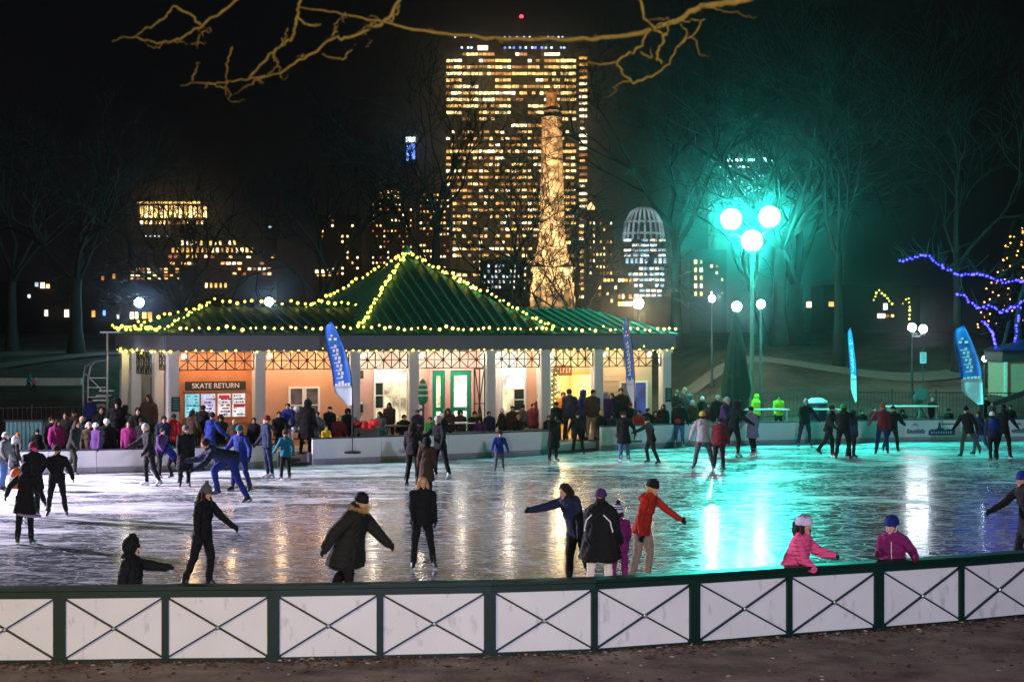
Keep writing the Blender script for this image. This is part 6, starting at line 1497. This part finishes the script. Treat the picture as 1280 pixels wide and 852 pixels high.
C(910, 505, 70.6, -15, 'st', 'k', 'k', 'beanie', 'k', 'dark spectator standing in front of the closed umbrella', H=.9)
C(928, 507, 70.9, 15, 'st', 'ol', 'k', 'short', 'dk', 'spectator in olive at the foot of the tall teal lamp post', H=.88)
C(1078, 512, 73.6, 15, 'st', 'k', 'k', 'short', 'dk', 'dark spectator behind the boards right of the green hat', H=.85)
C(1128, 511, 74.4, -15, 'st', 'k', 'k', 'hood', 'k', 'hooded dark spectator behind the arched logo', H=.85)
C(1186, 510, 74.6, 15, 'st', 'ol', 'k', 'beanie', 'k', 'spectator in olive behind the navy boat shaped logo', H=.85)
C(1262, 506, 74.8, -15, 'st', 'k', 'k', 'short', 'dk', 'dark spectator under the slanting handrail', H=.88)
flush()
# a hem band, a bag and jacket stripes
def find(s): return [o for o in COL.objects if o.parent is None and s in o.get('label', '')][0]
t = find('nearest on the left'); m = MB(); m.lathe([(.255, .60), (.262, .615), (.258, .64), (.25, .645)], (0, .0, 0), 20, sy=.85, M=Matrix.Rotation(R(-8), 3, 'Y')); m.build('hem_band', cl('li'), t)
b = onz(21, 648); b.z = CH - (595 - HZ) / F * b.y; bag = thing('bag', 'orange bag hanging beside the tall person with dark red hat', 'bag', b)
m = MB(); m.lathe([(.12, -.3), (.17, -.25), (.19, -.05), (.14, .12), (.06, .2)], n=12, sy=.6); m.build('sack', mat('orange bag cloth', (.55, .12, .02), .7, var=.4), bag, True)
m = MB(); m.lathe([(.186, -.12), (.195, -.08), (.19, -.03), (.18, -.01)], n=12, sy=.62); m.build('band', cl('w'), bag); m = MB(); m.tube([(-.1, 0, .1), (-.06, 0, .3), (.06, 0, .3), (.1, 0, .1)], .015, 5); m.build('strap', BLACK, bag)
t = find('white shoulder stripes')
def stripe_on(t, pts, w, mt, name='stripe'):
    """a thin band laid on the body surface: pts given in the person's local frame, dropped onto the mesh"""
    from mathutils.bvhtree import BVHTree
    bo = [c for c in t.children if c.name.startswith('body')][0]; bv = BVHTree.FromPolygons([v.co for v in bo.data.vertices], [tuple(p.vertices) for p in bo.data.polygons])
    ff = pts[0][1] > 0; P_ = []
    for i in range(len(pts) - 1):
        for k in range(6): P_.append(Vector(pts[i]).lerp(Vector(pts[i + 1]), k / 6))
    P_.append(Vector(pts[-1])); Q = []
    for p in P_:
        h, n, _, _ = bv.ray_cast(Vector((p.x, 1.5 if ff else -1.5, p.z)), Vector((0, -1 if ff else 1, 0)))
        if h is not None: Q.append(h + n * .004)
    m = MB(); m.tube(Q, w, 6); m.build(name, mt, t)
for sd in (-1, 1): stripe_on(t, [(sd * .10, .3, 1.40), (sd * .2, .3, 1.30), (sd * .24, .25, 1.12)], .012, cl('w'))
t = find('shiny blue helmet'); stripe_on(t, [(0, -.3, 1.2), (0, -.3, 1.1), (0, -.3, .98), (0, -.3, .85), (0, -.3, .75)], .007, cl('w'), 'zip')
t = find('red bag at the waist'); m = MB(); m.ell((0, .14, 1.02), (.15, .07, .10), 12, 8); m.build('waist_bag', cl('r'), t, True)
t = find('blue backpack'); m = MB(); m.ell((0, .17, 1.28), (.19, .09, .19), 12, 8); m.build('backpack', cl('b'), t, True)
# quilting for the pink puffer: bump only
m = bpy.data.materials.get('cloth p'); nt = m.node_tree; bs = nt.nodes['Principled BSDF']
tc = nt.nodes.new('ShaderNodeTexCoord'); wv = nt.nodes.new('ShaderNodeTexWave'); wv.bands_direction = 'Z'; wv.inputs['Scale'].default_value = 4.6; wv.inputs['Distortion'].default_value = 1.2; wv.inputs['Detail'].default_value = 1
nt.links.new(tc.outputs['Object'], wv.inputs['Vector']); bp = nt.nodes.new('ShaderNodeBump'); bp.inputs['Strength'].default_value = .8; bp.inputs['Distance'].default_value = .022
nt.links.new(wv.outputs['Fac'], bp.inputs['Height']); nt.links.new(bp.outputs['Normal'], bs.inputs['Normal'])
# ------------------------------------------------------------ air, sky, lights, camera
hz_ = MB(); X0, X1, Y0, Y1, Z0, Z1 = -420, 420, -45, 900, -1.5, 190
hz_.box(((X0 + X1) / 2, (Y0 + Y1) / 2, (Z0 + Z1) / 2), (X1 - X0, Y1 - Y0, Z1 - Z0))
hm = bpy.data.materials.new('lamp bloom haze'); hm.use_nodes = True; nt = hm.node_tree
for n in list(nt.nodes): nt.nodes.remove(n)
o_ = nt.nodes.new('ShaderNodeOutputMaterial'); v_ = nt.nodes.new('ShaderNodeVolumePrincipled'); v_.inputs['Density'].default_value = HAZE = 0.00030; v_.inputs['Color'].default_value = (.92, .95, 1, 1); v_.inputs['Anisotropy'].default_value = 0.979
nt.links.new(v_.outputs[0], o_.inputs['Volume'])
hz = hz_.build('haze', hm); hz['kind'] = 'stuff'; hm.cycles.homogeneous_volume = True  # scattering air added to stand in for the bloom around the lamps

w = bpy.data.worlds.new('World'); scene.world = w; w.use_nodes = True; nt = w.node_tree; bg = nt.nodes['Background']
sk = nt.nodes.new('ShaderNodeTexSky'); sk.sky_type = 'NISHITA'; sk.sun_disc = False; sk.sun_elevation = R(-4); sk.sun_rotation = R(200)
mx = nt.nodes.new('ShaderNodeMix'); mx.data_type = 'RGBA'; mx.inputs[0].default_value = .15; mx.inputs[6].default_value = (.0026, .0026, .003, 1)
nt.links.new(sk.outputs[0], mx.inputs[7]); nt.links.new(mx.outputs[2], bg.inputs['Color']); bg.inputs['Strength'].default_value = 1.0
mx.inputs[0].default_value = .003

# street lamps outside the frame: left of the rink, and behind the camera
spot((-29, 52, 9), (-12, 46, 0), 108000, (.86, .76, 1.0), 96)
spot((5.5, -8, 9), (5, 26, 0), 34000, (.74, .73, 1.0), 92)
spot((-13, -2, 7), (-8, 25, 0), 12000, (1, .72, .22), 70)
# lamps on the hillside, hidden by crowns and buildings

cam = bpy.data.cameras.new('Camera'); co = link('Camera', cam); scene.camera = co
co.location = (0, 0, CH); co.rotation_euler = (R(90), 0, 0); cam.sensor_width = 36; cam.lens = F / 1280 * 36; cam.shift_y = -6 / 1280; cam.clip_start = .1; cam.clip_end = 3000
cam.dof.use_dof = True; cam.dof.focus_distance = 55; cam.dof.aperture_fstop = 4.2
scene.view_settings.view_transform = 'Standard'; scene.view_settings.look = 'None'; scene.view_settings.exposure = 0; scene.view_settings.gamma = 1
c = scene.cycles; c.use_denoising = True; c.denoiser = 'OPENIMAGEDENOISE'; c.max_bounces = 5; c.diffuse_bounces = 2; c.glossy_bounces = 3; c.transmission_bounces = 2; c.volume_bounces = 0
c.sample_clamp_indirect = 6; c.use_light_tree = True; c.caustics_reflective = False; c.caustics_refractive = False
